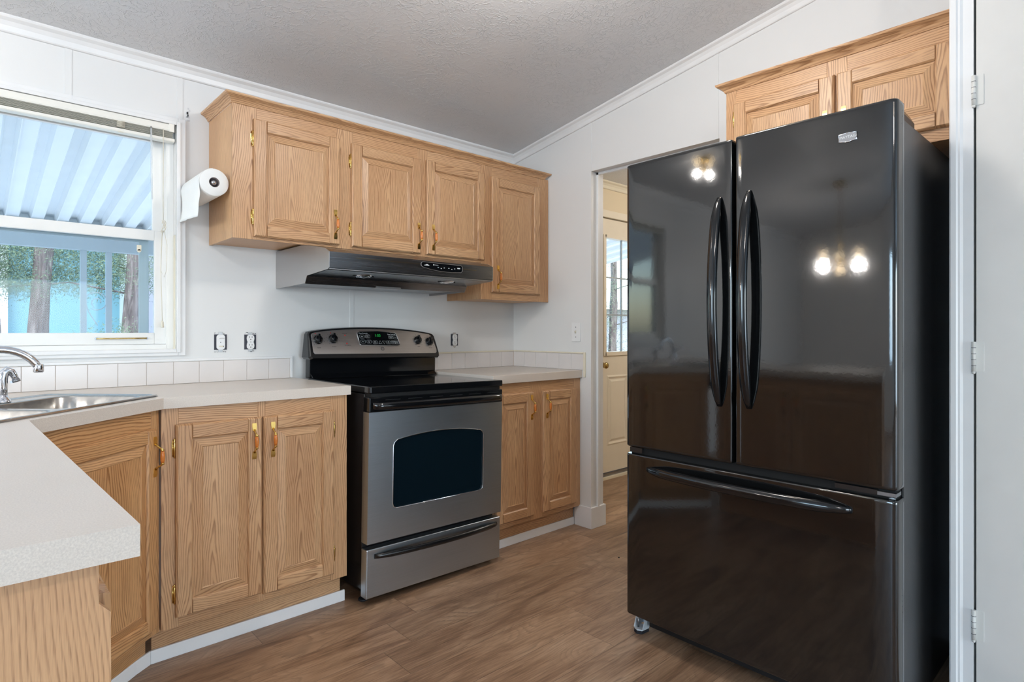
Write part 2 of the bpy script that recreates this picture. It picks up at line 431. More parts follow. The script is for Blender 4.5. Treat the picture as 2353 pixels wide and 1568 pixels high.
def tag(o, label=None, cat=None, group=None, kind=None):
    if label: o['label'] = label
    if cat: o['category'] = cat
    if group: o['group'] = group
    if kind: o['kind'] = kind
    return o
def thing(name, label, cat, loc=(0, 0, 0), rz=0, group=None, kind=None):
    o = bpy.data.objects.new(name, None); COL.objects.link(o); o.empty_display_size = 0.1
    o.location = loc; o.rotation_euler = (0, 0, rz)
    return tag(o, label, cat, group, kind)
def struct(o): o['kind'] = 'structure'; return o
def rrect(x0, x1, y0, y1, r, n=6):
    """rounded rectangle outline, counter-clockwise"""
    out = []
    for cx_, cy_, a0 in ((x1 - r, y0 + r, -90), (x1 - r, y1 - r, 0), (x0 + r, y1 - r, 90), (x0 + r, y0 + r, 180)):
        for k in range(n + 1):
            a = R(a0 + 90 * k / n); out.append((cx_ + r * math.cos(a), cy_ + r * math.sin(a)))
    return out
FONT_CACHE = {}
def text_mesh(name, body, size, mat, parent, loc, rot, depth=0.0004, align='CENTER', sx=1.0):
    c = bpy.data.curves.new(name, 'FONT'); c.body = body; c.size = size; c.extrude = depth
    c.align_x = align; c.align_y = 'CENTER'; c.resolution_u = 3
    t = bpy.data.objects.new(name, c); COL.objects.link(t)
    bpy.context.view_layer.update()
    me = bpy.data.meshes.new_from_object(t.evaluated_get(bpy.context.evaluated_depsgraph_get()))
    bpy.data.objects.remove(t); bpy.data.curves.remove(c)
    me.materials.clear(); me.materials.append(M[mat])
    o = bpy.data.objects.new(name, me); COL.objects.link(o); o.parent = parent
    o.location = loc; o.rotation_euler = rot; o.scale = (sx, 1, 1)
    return o

# ================================================================ the shell
YB, XR_, HC = 2.94, 2.731, 0.938          # back wall, right wall, worktop height
SL = 0.164                                # ceiling slope
ZC = 2.352                                # ceiling height at the back wall
RIDGE_Y = -2.2
def ceil_z(y):
    zr = ZC + SL * (YB - RIDGE_Y)
    return ZC + SL * (YB - y) if y >= RIDGE_Y else zr - SL * (RIDGE_Y - y)
XL, YF_ = -4.3, -7.5                      # left and front limits of the house, front set back to even the fill
XE = 5.4                                  # far side of the hall

# floor: one quad per plank
fm = bpy.data.meshes.new('floor')
fv, ff, fu, fc = [], [], [], []
seams = {0: 0.82, -1: 2.603, -2: 1.24, -3: 1.12, -5: 1.773, -4: 0.66}
y0row = 2.262
for k in range(-54, 5):
    ya, yb = y0row + k * PW, y0row + (k + 1) * PW
    xs = seams.get(k, random.uniform(0, PL))
    n0 = math.floor((XL - 0.2 - xs) / PL)
    xa = xs + n0 * PL
    while xa < XE + 0.2:
        i = len(fv); fv += [(xa, ya, 0), (xa + PL, ya, 0), (xa + PL, yb, 0), (xa, yb, 0)]
        ff.append((i, i + 1, i + 2, i + 3)); fu.append([(0, 0), (PL, 0), (PL, PW), (0, PW)]); fc.append((random.random(), random.random()))
        xa += PL
# underside, to close the slab
i = len(fv)
bx = (XL - 1.5, XE + 1.5, y0row - 54 * PW, y0row + 5 * PW)
fv += [(bx[0], bx[2], -0.05), (bx[1], bx[2], -0.05), (bx[1], bx[3], -0.05), (bx[0], bx[3], -0.05)]
ff.append((i + 3, i + 2, i + 1, i)); fu.append([(0.5, 0.09)] * 4); fc.append((0, 0))
fm.from_pydata(fv, [], ff); fm.materials.append(M['floor'])
fm.uv_layers.new(name='UVMap'); fm.uv_layers.new(name='plank')
ul, ca = fm.uv_layers['UVMap'], fm.uv_layers['plank']
for poly, u, c in zip(fm.polygons, fu, fc):
    for li, w in zip(poly.loop_indices, u):
        ul.data[li].uv = w; ca.data[li].uv = c
floor = bpy.data.objects.new('floor', fm); COL.objects.link(floor); struct(floor)

# ceiling (vault: up from the back wall to the ridge and down again)
b = MB(); T = 0.12
for xa, xb in ((XL - 0.12, XE + 0.1),):
    pr_ = [(YB + 0.12, ceil_z(YB + 0.12)), (RIDGE_Y, ceil_z(RIDGE_Y)), (YF_ - 0.12, ceil_z(YF_ - 0.12)),
           (YF_ - 0.12, ceil_z(YF_ - 0.12) + T), (RIDGE_Y, ceil_z(RIDGE_Y) + T), (YB + 0.12, ceil_z(YB + 0.12) + T)]
    b.prism(pr_, 'x', xa, xb, 0, 'x')
struct(b.build('ceiling', 'ceiling'))

# back wall with the kitchen window and the outside door of the hall
WX0, WX1, WZ0, WZ1 = -0.640, 0.690, 1.088, 2.088      # window opening
DX0, DX1, DZ1 = 3.625, 4.54, 2.075                    # outside door opening
b = MB(); YT = YB + 0.13
for x0, x1, z0, z1 in ((XL - .12, WX0, 0, ZC), (WX0, WX1, 0, WZ0), (WX0, WX1, WZ1, ZC), (WX1, 2.80, 0, ZC)):
    b.box(x0, x1, YB, YT, z0, z1 + (0.0 if z1 < ZC else 0.0))
for sx in (0.3033, -0.93, -2.15, -3.37):              # thin battens over the panel joints
    if sx < WX0 or sx > WX1: b.box(sx - .011, sx + .011, YB - .0025, YB, 0.0, ZC - .05)
    else: b.box(sx - .011, sx + .011, YB - .0025, YB, WZ1 + .0275, ZC - .05)
b.box(0.6915, 0.7135, YB - .0025, YB, WZ1 + .0275, ZC - .05)
b.box(1.5245, 1.5465, YB - .0025, YB, 0.0, ZC - .05)
wb_ = struct(b.build('wall_back', 'wall'))
b = MB()
for k in range(14): 
    z_ = 2.145 + random.uniform(-.028, .028); x_ = .7355 + random.uniform(-.007, .007); b.box(x_ - .003, x_ + .003, YB - .0012, YB, z_ - .004, z_ + .004, 0)
tag(b.build('torn_patch', 'rough_cut', wb_), 'small torn paint patch')
b = MB()
for x0, x1, z0, z1 in ((2.80, DX0, 0, ZC), (DX0, DX1, DZ1, ZC), (DX1, XE + .1, 0, ZC)):
    b.box(x0, x1, YB, YT, z0, z1)
struct(b.build('wall_hall_back', 'wall_hall'))

# right wall: pier, header over the opening to the hall, wall behind the fridge
XR2 = 2.845; OY0, OY1, OZ = 1.45, 2.2655, 2.1225
b = MB()
b.prism([(OY1, 0), (YB, 0), (YB, ceil_z(YB)), (OY1, ceil_z(OY1))], 'x', XR_, XR2)
b.prism([(OY0, OZ), (OY1, OZ), (OY1, ceil_z(OY1)), (OY0, ceil_z(OY0))], 'x', XR_, XR2)
b.prism([(YF_, 0), (OY0, 0), (OY0, ceil_z(OY0)), (RIDGE_Y, ceil_z(RIDGE_Y)), (YF_, ceil_z(YF_))], 'x', XR_, XR2)
b.box(XR_ - .0025, XR_, 1.453, 1.478, OZ, ceil_z(1.478) - .05)
b.box(XR_ - .0025, XR_, OY1 - .004, OY1 + .016, 1.06, ceil_z(OY1) - .05)
struct(b.build('wall_right', 'wall'))
# stop bead inside the opening
b = MB()
b.box(2.782, 2.797, 2.2525, OY1, .1255, OZ - .0); b.box(2.782, 2.797, OY0, OY1, OZ - .013, OZ)
struct(b.build('trim_1', 'trim'))

# wall piece beside the fridge with the closet door
XP, YP = 2.25, 0.4275
b = MB()
b.prism([(XP, YP - 0.003), (XR_, YP - 0.003), (XR_, 0.34), (XP + .10, 0.34), (XP + .10, 0.370), (XP, 0.370)], 'z', 0, 2.72, 0)
b.prism([(YF_, 0), (-0.50, 0), (-0.50, ceil_z(-.5)), (RIDGE_Y, ceil_z(RIDGE_Y)), (YF_, ceil_z(YF_))], 'x', XP, XP + .1)
b.box(XP, XP + .1, -0.50, 0.37, 2.42, 2.76)
struct(b.build('wall_closet', 'wall'))
b = MB()   # casing with a moulded profile
b.prism([(XP - .001, YP), (XP - .016, YP), (XP - .018, YP - .004), (XP - .018, YP - .017), (XP - .014, YP - .021), (XP - .014, YP - .026), (XP - .009, YP - .033),
         (XP - .009, YP - .0585), (XP - .001, YP - .0585)], 'z', 0, 2.6, 0)
struct(b.build('trim_2', 'trim'))
d = thing('door_2', None, None, (XP, 0.3645, 0)); struct(d)
b = MB(); b.box(-.006, .030, -0.85, -.0015, 0.012, 2.40); b.build('door_slab', 'closet_door', d, bevel=.001)
for z in (1.8985, 1.0945, 0.284):
    b = MB()
    b.lathe([(.0055, -.045), (.0055, .045)], (-.012, .0035, z), seg=14, mat=0)
    for k in range(1, 5): b.lathe([(.006, -.0006), (.006, .0006)], (-.012, .0035, z - .045 + k * .018), seg=14, mat=1)
    b.lathe([(.004, -.052), (.0055, -.045)], (-.012, .0035, z), seg=10)
    b.box(-.0085, -.006, -.020, .002, z - .045, z + .045, 0)
    b.build('hinge', ['hinge_white', 'print_dark'], d)

# other walls of the house (seen in the reflections of the fridge and the oven)
b = MB()
LW0, LW1, LZ0, LZ1 = -1.45, 0.85, 0.8, 2.1
for y0, y1, z0, z1 in ((YF_, LW0, 0, 2.3), (LW0, LW1, 0, LZ0), (LW0, LW1, LZ1, 2.3), (LW1, YB, 0, 2.3)):
    b.box(XL - .12, XL, y0, y1, z0, z1)
b.prism([(YF_, 2.3), (YB, 2.3), (YB, ceil_z(YB)), (RIDGE_Y, ceil_z(RIDGE_Y)), (YF_, ceil_z(YF_))], 'x', XL - .12, XL)
struct(b.build('wall_left', 'wall'))
b = MB()
FX0, FX1, FZ1 = -1.1, 1.9, 2.12
for x0, x1, z0, z1 in ((XL, FX0, 0, 2.34), (FX0, FX1, FZ1, 2.34), (FX1, XR2, 0, 2.34)): b.box(x0, x1, YF_ - .12, YF_, z0, z1)
struct(b.build('wall_front', 'wall'))
b = MB()
b.prism([(OY0 - 1.4, 0), (YB, 0), (YB, ceil_z(YB)), (OY0 - 1.4, ceil_z(OY0 - 1.4))], 'x', XE, XE + .1)
struct(b.build('wall_hall_far', 'wall_hall'))
b = MB(); b.box(XR2, XE, OY0 - 1.5, OY0 - 1.4, 0, 2.82); struct(b.build('wall_hall_front', 'wall_hall'))
for nm, (ax, x0, x1, z0, z1, pos) in {'added_window': ('x', LW0, LW1, LZ0, LZ1, XL), 'added_door': ('y', FX0, FX1, 0.0, FZ1, YF_)}.items():  # unseen glazed openings, added to carry the two fill areas
    w = thing(nm, None, None, (0, 0, 0)); struct(w); b = MB(); g_ = MB()
    mid = (x0 + x1) / 2; a0, a1 = pos - .08, pos - .04
    for u0, u1, v0, v1 in ((x0, x0 + .05, z0, z1), (x1 - .05, x1, z0, z1), (mid - .03, mid + .03, z0, z1), (x0, x1, z0, z0 + .05), (x0, x1, z1 - .05, z1)):
        if ax == 'x': b.box(a0, a1, u0, u1, v0, v1)
        else: b.box(u0, u1, a0, a1, v0, v1)
    b.build('window_frame', 'vinyl', w)

# cornice trim along back and right wall
def cornice(nm, pts):
    b = MB(); b.loft(pts, 0, 'x'); return struct(b.build(nm, 'trim'))
prof = [(0.000, -0.052), (-0.008, -0.052), (-0.011, -0.048), (-0.014, -0.030), (-0.022, -0.016), (-0.034, -0.009), (-0.037, -0.004), (-0.037, 0.004), (0.0, 0.004)]
cornice('trim_3', [[(x, YB + a, ZC - SL * a + c - .001) for a, c in prof] for x in (XL, XR_ - .0)])
pts = []
for y in (YB, RIDGE_Y):
    pts.append([(XR_ + a, y, ceil_z(y) + c - .001) for a, c in prof])
cornice('trim_4', pts)

# baseboard round the end of the pier
b = MB(); BH = 0.125
# pier base wraps the right wall in front of the cabinet and the end of the pier
b.prism([(XR_, 2.386), (XR_ - .013, 2.386), (XR_ - .013, OY1 - .013), (XR2 + .012, OY1 - .013), (XR2 + .012, YB), (XR2 + .0003, YB), (XR2 + .0003, OY1 - .0003), (XR_ - .0003, OY1 - .0003)], 'z', 0, BH)
struct(b.build('baseboard_right', 'kick', bevel=.002))
b = MB(); b.box(XR2 + .012, DX0 - .05, YB - .012, YB, 0, .10); struct(b.build('baseboard_hall', 'trim_cream', bevel=.002))

# ---------------------------------------------------------------- kitchen window
win = thing('window_1', None, None, (0, 0, 0)); struct(win)
b = MB()   # casing on the wall, stepped moulding
def ring_frame(b, x0, x1, z0, z1, y0, y1, w, mat=0):
    b.box(x0, x0 + w, y0, y1, z0, z1, mat); b.box(x1 - w, x1, y0, y1, z0, z1, mat)
    b.box(x0 + w, x1 - w, y0, y1, z0, z0 + w, mat, 'x'); b.box(x0 + w, x1 - w, y0, y1, z1 - w, z1, mat, 'x')
ring_frame(b, WX0 - .034, WX1 + .034, WZ0 - .024, WZ1 + .027, YB - .012, YB - .0003, .030)
ring_frame(b, WX0 - .013, WX1 + .013, WZ0 - .010, WZ1 + .010, YB - .018, YB - .0125, .016)
b.build('casing', 'trim', win, bevel=.002)
b = MB()   # jamb liner
b.box(WX1 - .004, WX1, YB, YT, WZ0, WZ1); b.box(WX0, WX0 + .004, YB, YT, WZ0, WZ1); b.box(WX0, WX1, YB, YT, WZ1 - .004, WZ1); b.box(WX0, WX1, YB, YT, WZ0, WZ0 + .004)
b.build('jamb', 'vinyl', win)
b = MB()   # aged cream weather strip on the right jamb
b.box(WX1 - .006, WX1 - .0035, YB + .004, YB + .030, WZ0 + .02, 1.60); b.box(WX1 - .0065, WX1 - .0035, YB + .001, YB + .034, WZ0 + .004, WZ0 + .022)
tag(b.build('weather_strip', 'trim_cream', win), 'aged cream strip')
FXR = 0.660; FXL = WX0 + .030
b = MB()   # outer frame, two tracks
for ya, yb in ((YB + .030, YB + .045), (YB + .070, YB + .105)):
    b.box(FXR, WX1 - .004, ya, yb, WZ0 + .004, WZ1 - .004); b.box(WX0 + .004, FXL, ya, yb, WZ0 + .004, WZ1 - .004)
    b.box(FXL, FXR, ya, yb, WZ0 + .004, WZ0 + .026); b.box(FXL, FXR, ya, yb, WZ1 - .030, WZ1 - .004)
b.box(FXR - .004, FXR + .002, YB + .030, YB + .1, WZ0 + .01, WZ1 - .01)
b.build('window_frame', 'vinyl', win, bevel=.0015)
def sash(nm, y0, y1, x0, x1, z0, z1, sw, rb, rt):
    b = MB()
    b.box(x0, x0 + sw, y0, y1, z0, z1); b.box(x1 - sw, x1, y0, y1, z0, z1)
    b.box(x0 + sw, x1 - sw, y0, y1, z0, z0 + rb); b.box(x0 + sw, x1 - sw, y0, y1, z1 - rt, z1)
    s_ = b.build(nm, 'vinyl', win, bevel=.002)
    g_ = MB(); ym = (y0 + y1) / 2; g_.box(x0 + sw, x1 - sw, ym - .002, ym + .002, z0 + rb, z1 - rt)
    g_.build('pane', 'glass', s_)
    return s_
sl = sash('lower_sash', YB + .040, YB + .062, FXL, FXR - .002, 1.115, 1.615, .046, .050, .044)
su = sash('upper_sash', YB + .066, YB + .088, FXL, FXR + .000, 1.575, 2.056, .050, .040, .046)
b = MB()   # outer screen frame seen through the lower pane
ring_frame(b, FXL, .600, 1.10, 1.60, YB + .092, YB + .104, .036)
b.build('screen_frame', 'post', win)
b = MB()   # sash pull: bar on two screws
b.tube([(.400, YB + .0325, 1.1405), (.455, YB + .030, 1.1407), (.525, YB + .030, 1.1412), (.582, YB + .0325, 1.1415)], .0032, 10, 0)
for x in (.400, .582, .055): b.lathe([(.0055, -.003), (.005, .002), (.0001, .004)], (x, YB + .038, 1.141), 'y', 14, 1)
b.build('sash_pull', ['brass_dark', 'steel_dark'], sl)
b = MB(); b.box(-.02, .05, YB + .058, YB + .066, 1.615, 1.624); b.box(.02, .04, YB + .054, YB + .06, 1.615, 1.621); b.build('latch', 'vinyl', sl, bevel=.002)
b = MB(); b.box(.545, .562, YB + .034, YB + .040, 1.520, 1.545); b.lathe([(.0075, -.003), (.0075, .003)], (.5535, YB + .037, 1.520), 'y', 14); b.build('tilt_tab', 'trim_cream', sl, bevel=.001)

# raised blind in the window
bl = thing('window_blind', 'white slatted blind drawn fully up at the top of the kitchen window', 'blind', (0.02, YB + .01, 2.0))
BX0, BX1 = WX0 + .012 - .02, 0.655
b = MB(); b.prism([(-.022, .050), (.018, .050), (.018, .082), (-.020, .082), (-.024, .078), (-.024, .056)], 'x', BX0, BX1); b.build('head_rail', 'blind', bl, bevel=.0015)
b = MB(); b.box(BX1 - .018, BX1 + .003, -.0265, .0195, .047, .0835); b.build('end_cap', 'blind', bl, bevel=.002)
b = MB()
for k in range(9):
    z = .0235 + k * .0029
    sag = .0012 * math.sin(k * 2.1)
    b.prism([(-.021 + sag, z), (.016, z), (.016, z + .0011), (-.021 + sag, z + .0011)], 'x', BX0 + .003, BX1 - .002 - .003 * (k % 2))
tag(b.build('slat_stack', 'blind_shade', bl), kind=None)
b = MB(); b.prism(rrect(-.024, .017, .005, .021, .006), 'x', BX0 + .002, BX1 + .004); b.build('bottom_rail', 'blind', bl)
for x in (.478 - .02 + .0, -.40):
    b = MB()
    for k in range(6):
        b.tube([(x - .014, -.026, .049 - k * .0045), (x, -.030, .047 - k * .0045), (x + .014, -.026, .049 - k * .0045)], .0014, 6)
    b.box(x - .010, x + .010, -.0255, -.020, .003, .007)
    b.build('ladder_cord', 'cord', bl)
b = MB(); b.tube([(.568, -.025, .054), (.568, -.029, .042)], .0022, 8, 1); b.tube([(.568, -.029, .044), (.5685, -.030, -.14), (.571, -.030, -.26)], .0036, 8, 0)
tag(b.build('tilt_wand', ['clear', 'steel_dark'], bl), 'clear plastic tilt wand')
b = MB()
cx_ = .614; y_ = -.028
b.tube([(cx_, -.026, .052), (cx_, y_, .03), (cx_ - .001, y_, -.20), (cx_ - .0005, y_, -.345)], .0017, 8)
lp = [(cx_ + .010 * math.sin(a * 1.7) * (1 if a < 6 else .6), y_ - .002 * math.cos(a), -.372 + .026 * math.cos(a)) for a in [k * .35 for k in range(40)]]
b.tube(lp, .0014, 6)
b.tube([(cx_ + .003, y_, -.39), (cx_ + .014, y_, -.45), (cx_ + .013, y_, -.56), (cx_ + .003, y_ - .001, -.592), (cx_ - .010, y_, -.565), (cx_ - .007, y_, -.43), (cx_, y_, -.39)], .0012, 6)
b.tube([(cx_ - .004, y_, -.39), (cx_ - .010, y_, -.56), (cx_ - .006, y_, -.70), (cx_ - .004, y_, -.79)], .0016, 6)
b.lathe([(.002, .030), (.0055, .024), (.007, .002), (.0065, 0), (.0001, 0)], (cx_ - .004, y_, -.812), seg=12)
b.build('lift_cord', 'cord', bl)

# ---------------------------------------------------------------- outside door of the hall
dr = thing('door_1', None, None, (DX0, YB + .012, 0)); struct(dr)
DW = DX1 - DX0
b = MB()
GX0, GX1, GZ0, GZ1 = .100, DW - .100, .995, 1.930
for x0, x1, z0, z1 in ((.003, GX0, .05, DZ1 - .006), (GX1, DW - .003, .05, DZ1 - .006), (GX0, GX1, .05, GZ0), (GX0, GX1, GZ1, DZ1 - .006)):
    b.box(x0, x1, 0, .044, z0, z1)
b.build('door_slab', 'door_cream', dr)
b = MB()   # two raised lower panels
for x0, x1 in ((.130, .400), (DW - .400, DW - .130)):
    for (e0, h0), (e1, h1) in (((0, 0), (.012, -.006)), ((.012, -.006), (.03, .001)), ((.03, .001), (.05, -.006))):
        b.loft([[(x0 + e0, h0, .26 + e0), (x1 - e0, h0, .26 + e0), (x1 - e0, h0, .82 - e0), (x0 + e0, h0, .82 - e0)],
                [(x0 + e1, h1, .26 + e1), (x1 - e1, h1, .26 + e1), (x1 - e1, h1, .82 - e1), (x0 + e1, h1, .82 - e1)]], 0, 'z', True, False, e1 > .04)
b.build('door_panel', 'door_cream', dr)
b = MB()
for x0, x1, z0, z1 in ((GX0 - .016, GX0 + .014, GZ0 - .018, GZ1 + .012), (GX1 - .014, GX1 + .016, GZ0 - .018, GZ1 + .012), (GX0, GX1, GZ0 - .018, GZ0 + .014), (GX0, GX1, GZ1 - .012, GZ1 + .012)):
    b.box(x0, x1, -.010, .050, z0, z1)
b.build('glass_frame', 'door_cream', dr, bevel=.002)
b = MB()
for k in (1, 2):
    x = GX0 + .014 + (GX1 - GX0 - .028) * k / 3 - .002
    b.box(x - .006, x + .006, .012, .026, GZ0 + .014, GZ1 - .012)
for z in (1.305, 1.605): b.box(GX0 + .014, GX1 - .014, .011, .027, z - .006, z + .006)
tag(b.build('glazing_bars', 'post', dr), 'grey glazing bars')
b = MB(); b.box(GX0 + .01, GX1 - .01, .017, .021, GZ0 + .01, GZ1 - .01); b.build('pane', 'glass', dr)
b = MB(); b.lathe([(.026, .0), (.026, -.005), (.012, -.008), (.011, -.022), (.022, -.030), (.026, -.042), (.020, -.053), (.0001, -.055)], (.068, 0, .904), 'y', 24); b.lathe([(.024, .052), (.020, .040), (.0001, .04)], (.068, 0, .904), 'y', 20)
b.build('door_knob', 'brass_dark', dr)
b = MB(); b.box(0, DW, -.028, .11, 0, .02, 0); b.box(.0, DW, -.008, .05, .02, .046, 1); b.build('threshold', ['trim_cream', 'steel_dark'], dr)
b = MB()
b.box(-.055, .0, -.026, -.0125, 0.0, DZ1 + .055); b.box(DW, DW + .055, -.026, -.0125, 0.0, DZ1 + .055); b.box(0, DW, -.026, -.0125, DZ1, DZ1 + .055)
b.build('casing', 'door_cream', dr, bevel=.002)
# hall cornice
b = MB(); b.loft([[(x, YB + a, ZC - SL * a + c - .001) for a, c in prof] for x in (XR2, XE)], 0, 'x'); struct(b.build('trim_5', 'trim_cream'))

# ================================================================ cabinets
def raised_panel(w, h, s=.054, t=.019):
    b = MB(); x0, x1, z0, z1 = s, w - s, s, h - s
    def ring(e, y): return [(x0 + e, y, z0 + e), (x1 - e, y, z0 + e), (x1 - e, y, z1 - e), (x0 + e, y, z1 - e)]
    b.loft([ring(-.003, -.004), ring(-.003, -t + .010)], 0, 'z', True, True, False)
    A, B_ = ring(-.003, -t + .010), ring(.002, -t + .010)
    C, D = ring(.030, -t + .0012), ring(.034, -t + .0035)
    def quad(p, q, i, gr):
        j = (i + 1) % 4; cen = ((x0 + x1) / 2, 0, (z0 + z1) / 2)
        b.face([p[i], p[j], q[j], q[i]], 0, gr, cen, (0.0, o_))
    o_ = random.uniform(0, 60)
    for i in range(4):
        for p, q in ((A, B_), (B_, C), (C, D)): quad(p, q, i, 'z' if i % 2 else 'x')
    o2 = random.uniform(0, 60)
    b.face([D[0], D[1], D[2], D[3]], 0, 'z', ((x0 + x1) / 2 + random.uniform(-.04, .04), 0, 0), (0, o2))
    return b
def stile(b, x0, x1, z0, z1, t, c0, c1, gr, horiz=False):
    """board whose left (c0) and right (c1) front edges are eased by the given chamfers, ends eased when they are outer ends"""
    a0, a1 = (z0, z1) if horiz else (x0, x1)
    prof_ = [(a0, 0), (a0, -t + c0[1]), (a0 + c0[0], -t), (a1 - c1[0], -t), (a1, -t + c1[1]), (a1, 0)]
    e = .006
    if horiz: L = [[(x, q[1], q[0]) for q in prof_] for x in (x0, x1)]
    else:
        L = [[(q[0], q[1], z0 if q[1] > -t + 1e-4 else z0 + e) for q in prof_], [(q[0], q[1], z1 if q[1] > -t + 1e-4 else z1 - e) for q in prof_]]
    b.loft(L, 0, gr)
HANDLE_ME = None
def handle_mesh():
    b = MB(); L = .137
    # end leaves, arching necks, wooden barrel
    for s in (1, -1):
        z = s * L / 2
        b.loft([[(-.0075, 0, z - s * .000), (.0075, 0, z - s * .000), (.0075, -.0018, z - s * .000), (-.0075, -.0018, z - s * .000)],
                [(-.0085, 0, z - s * .010), (.0085, 0, z - s * .010), (.0085, -.0030, z - s * .010), (-.0085, -.0030, z - s * .010)],
                [(-.0065, 0, z - s * .028), (.0065, 0, z - s * .028), (.0065, -.0040, z - s * .028), (-.0065, -.0040, z - s * .028)]], 0)
        b.tube([(0, -.002, z - s * .026), (0, -.010, z - s * .033), (0, -.022, z - s * .040), (0, -.027, z - s * .046)], [.0048, .0030, .0030, .0050], 10, 0)
    b.lathe([(.0056, -.026), (.0062, -.023), (.0056, -.020)], (0, -.027, 0), seg=14, mat=0)
    b.lathe([(.0056, .020), (.0062, .023), (.0056, .026)], (0, -.027, 0), seg=14, mat=0)
    b.lathe([(.0050, -.021), (.0066, -.012), (.0072, 0), (.0066, .012), (.0050, .021)], (0, -.027, 0), seg=16, mat=1)
    return b
def add_handle(parent, x, z, y=-.019):
    global HANDLE_ME
    if HANDLE_ME is None:
        o = handle_mesh().build('handle', ['brass', 'grip'], parent); HANDLE_ME = o.data
    else:
        o = bpy.data.objects.new('handle', HANDLE_ME); COL.objects.link(o); o.parent = parent
    o.location = (x, y, z); o['label'] = 'brass handle with orange wood grip'
    return o
HINGE_ME = {}
def add_hinge(parent, x, z, side, y=0.0):
    """side -1: hinge left of the door (on the stile at its left), +1: right"""
    if side not in HINGE_ME:
        b = MB(); s = side
        b.prism([(s * .000, -.023), (s * .009, -.019), (s * .010, .019), (s * .000, .023)] if s > 0 else [(s * .010, .019), (s * .009, -.019), (0, -.023), (0, .023)], 'y', -.0022, 0)
        b.lathe([(.0001, -.036), (.0036, -.032), (.0020, -.027), (.0036, -.023), (.0036, .023), (.0020, .027), (.0036, .032), (.0001, .036)], (s * .0015, -.0065, 0), seg=12)
        b.tube([(s * .006, -.0022, .030), (s * .006, -.0022, -.030)], .0022, 8)
        HINGE_ME[side] = b.build('hinge', 'brass', parent).data
        o = bpy.data.objects[-1] if False else [q for q in parent.children if q.data == HINGE_ME[side]][0]
    else:
        o = bpy.data.objects.new('hinge', HINGE_ME[side]); COL.objects.link(o); o.parent = parent
    o.location = (x, y, z); o['label'] = 'brass hinge'; return o
def cab_door(parent, x0, x1, z0, z1, hinge, handle_z, mats='oak', hx=None, hz=.10, hinges=True, s=.054):
    """door hung on the face frame (y = 0); hinge side 'L' or 'R'"""
    w, h, t = x1 - x0, z1 - z0, .019
    b = MB()
    stile(b, 0, s, 0, h, t, (.006, .007), (.005, .006), 'z'); stile(b, w - s, w, 0, h, t, (.005, .006), (.006, .007), 'z')
    stile(b, s, w - s, 0, s, t, (.006, .007), (.005, .006), 'x', True); stile(b, s, w - s, h - s, h, t, (.005, .006), (.006, .007), 'x', True)
    d = b.build('door', mats, parent); d.location = (x0, -.0008, z0)
    raised_panel(w, h, s, t).build('raised_panel', mats, d)
    hx_ = hx if hx is not None else (w - .030 if hinge == 'L' else .030)
    if handle_z is not None: add_handle(d, hx_, handle_z - z0)
    if hinges:
        for z in (hz, h - hz + .0): add_hinge(d, -.001 if hinge == 'L' else w + .001, z, -1 if hinge == 'L' else 1, .0008)
    return d
def frame_board(b, x0, x1, z0, z1, gr, y0=0.0, t=.018): b.box(x0, x1, y0, y0 + t, z0, z1, 0, gr)

# --- wall cabinets over hood and worktop -------------------------------------------------
YU = 2.614
uc = thing('wall_cabinet', 'long oak wall cabinet with four doors and crown moulding above the range hood', 'cabinet', (0.8215, YU, 1.3565))
X = lambda v: v - 0.8215
Zz = lambda v: v - 1.3565
b = MB()
frame_board(b, X(.8215), X(.920), Zz(1.565), Zz(2.134), 'z')
frame_board(b, X(1.288), X(1.372), Zz(1.565), Zz(2.134), 'z')
frame_board(b, X(1.741), X(1.804), Zz(1.565), Zz(2.134), 'z')
frame_board(b, X(2.172), X(2.254), Zz(1.3565), Zz(2.134), 'z')
frame_board(b, X(2.628), X(2.7285), Zz(1.3565), Zz(2.134), 'z')
for xa, xb in ((.920, 1.288), (1.372, 1.741), (1.804, 2.172)):
    frame_board(b, X(xa), X(xb), Zz(1.565), Zz(1.590), 'x'); frame_board(b, X(xa), X(xb), Zz(2.068), Zz(2.134), 'x')
frame_board(b, X(2.254), X(2.628), Zz(1.3565), Zz(1.405), 'x'); frame_board(b, X(2.254), X(2.628), Zz(2.060), Zz(2.134), 'x')
b.build('face_frame', 'oak', uc, bevel=.0008, bseg=1)
b = MB(); BK = .3245
b.box(X(.8215) + .001, X(.8375), .018, BK, Zz(1.5655), Zz(2.13), 0)
tag(b.build('side_panel', 'oak_veneer', uc), 'paler oak side panel')
b = MB()
b.box(X(.8375), X(2.172), .018, BK, Zz(1.572), Zz(1.585), 1, 'x'); b.box(X(.8375), X(2.172), BK - .006, BK, Zz(1.585), Zz(2.13), 1, 'x')
b.box(X(2.172), X(2.188), .018, BK, Zz(1.3575), Zz(2.13), 0, 'z'); b.box(X(2.188), X(2.728), .018, BK, Zz(1.362), Zz(1.375), 1, 'x')
b.box(X(2.712), X(2.728), .018, BK, Zz(1.375), Zz(2.13), 0, 'z'); b.box(X(2.188), X(2.712), BK - .006, BK, Zz(1.375), Zz(2.13), 1)
b.box(X(.8375), X(2.728), .0185, BK, Zz(2.12), Zz(2.13), 1, 'x')
b.build('carcass', ['oak', 'oak_veneer'], uc)
b = MB()   # crown: cove profile swept round the left corner
cp = [(0.000, 0.000), (-.004, .000), (-.006, .004), (-.010, .012), (-.017, .019), (-.026, .024), (-.032, .027), (-.034, .031), (-.034, .036), (0.0, .036)]
zc = Zz(2.1305)
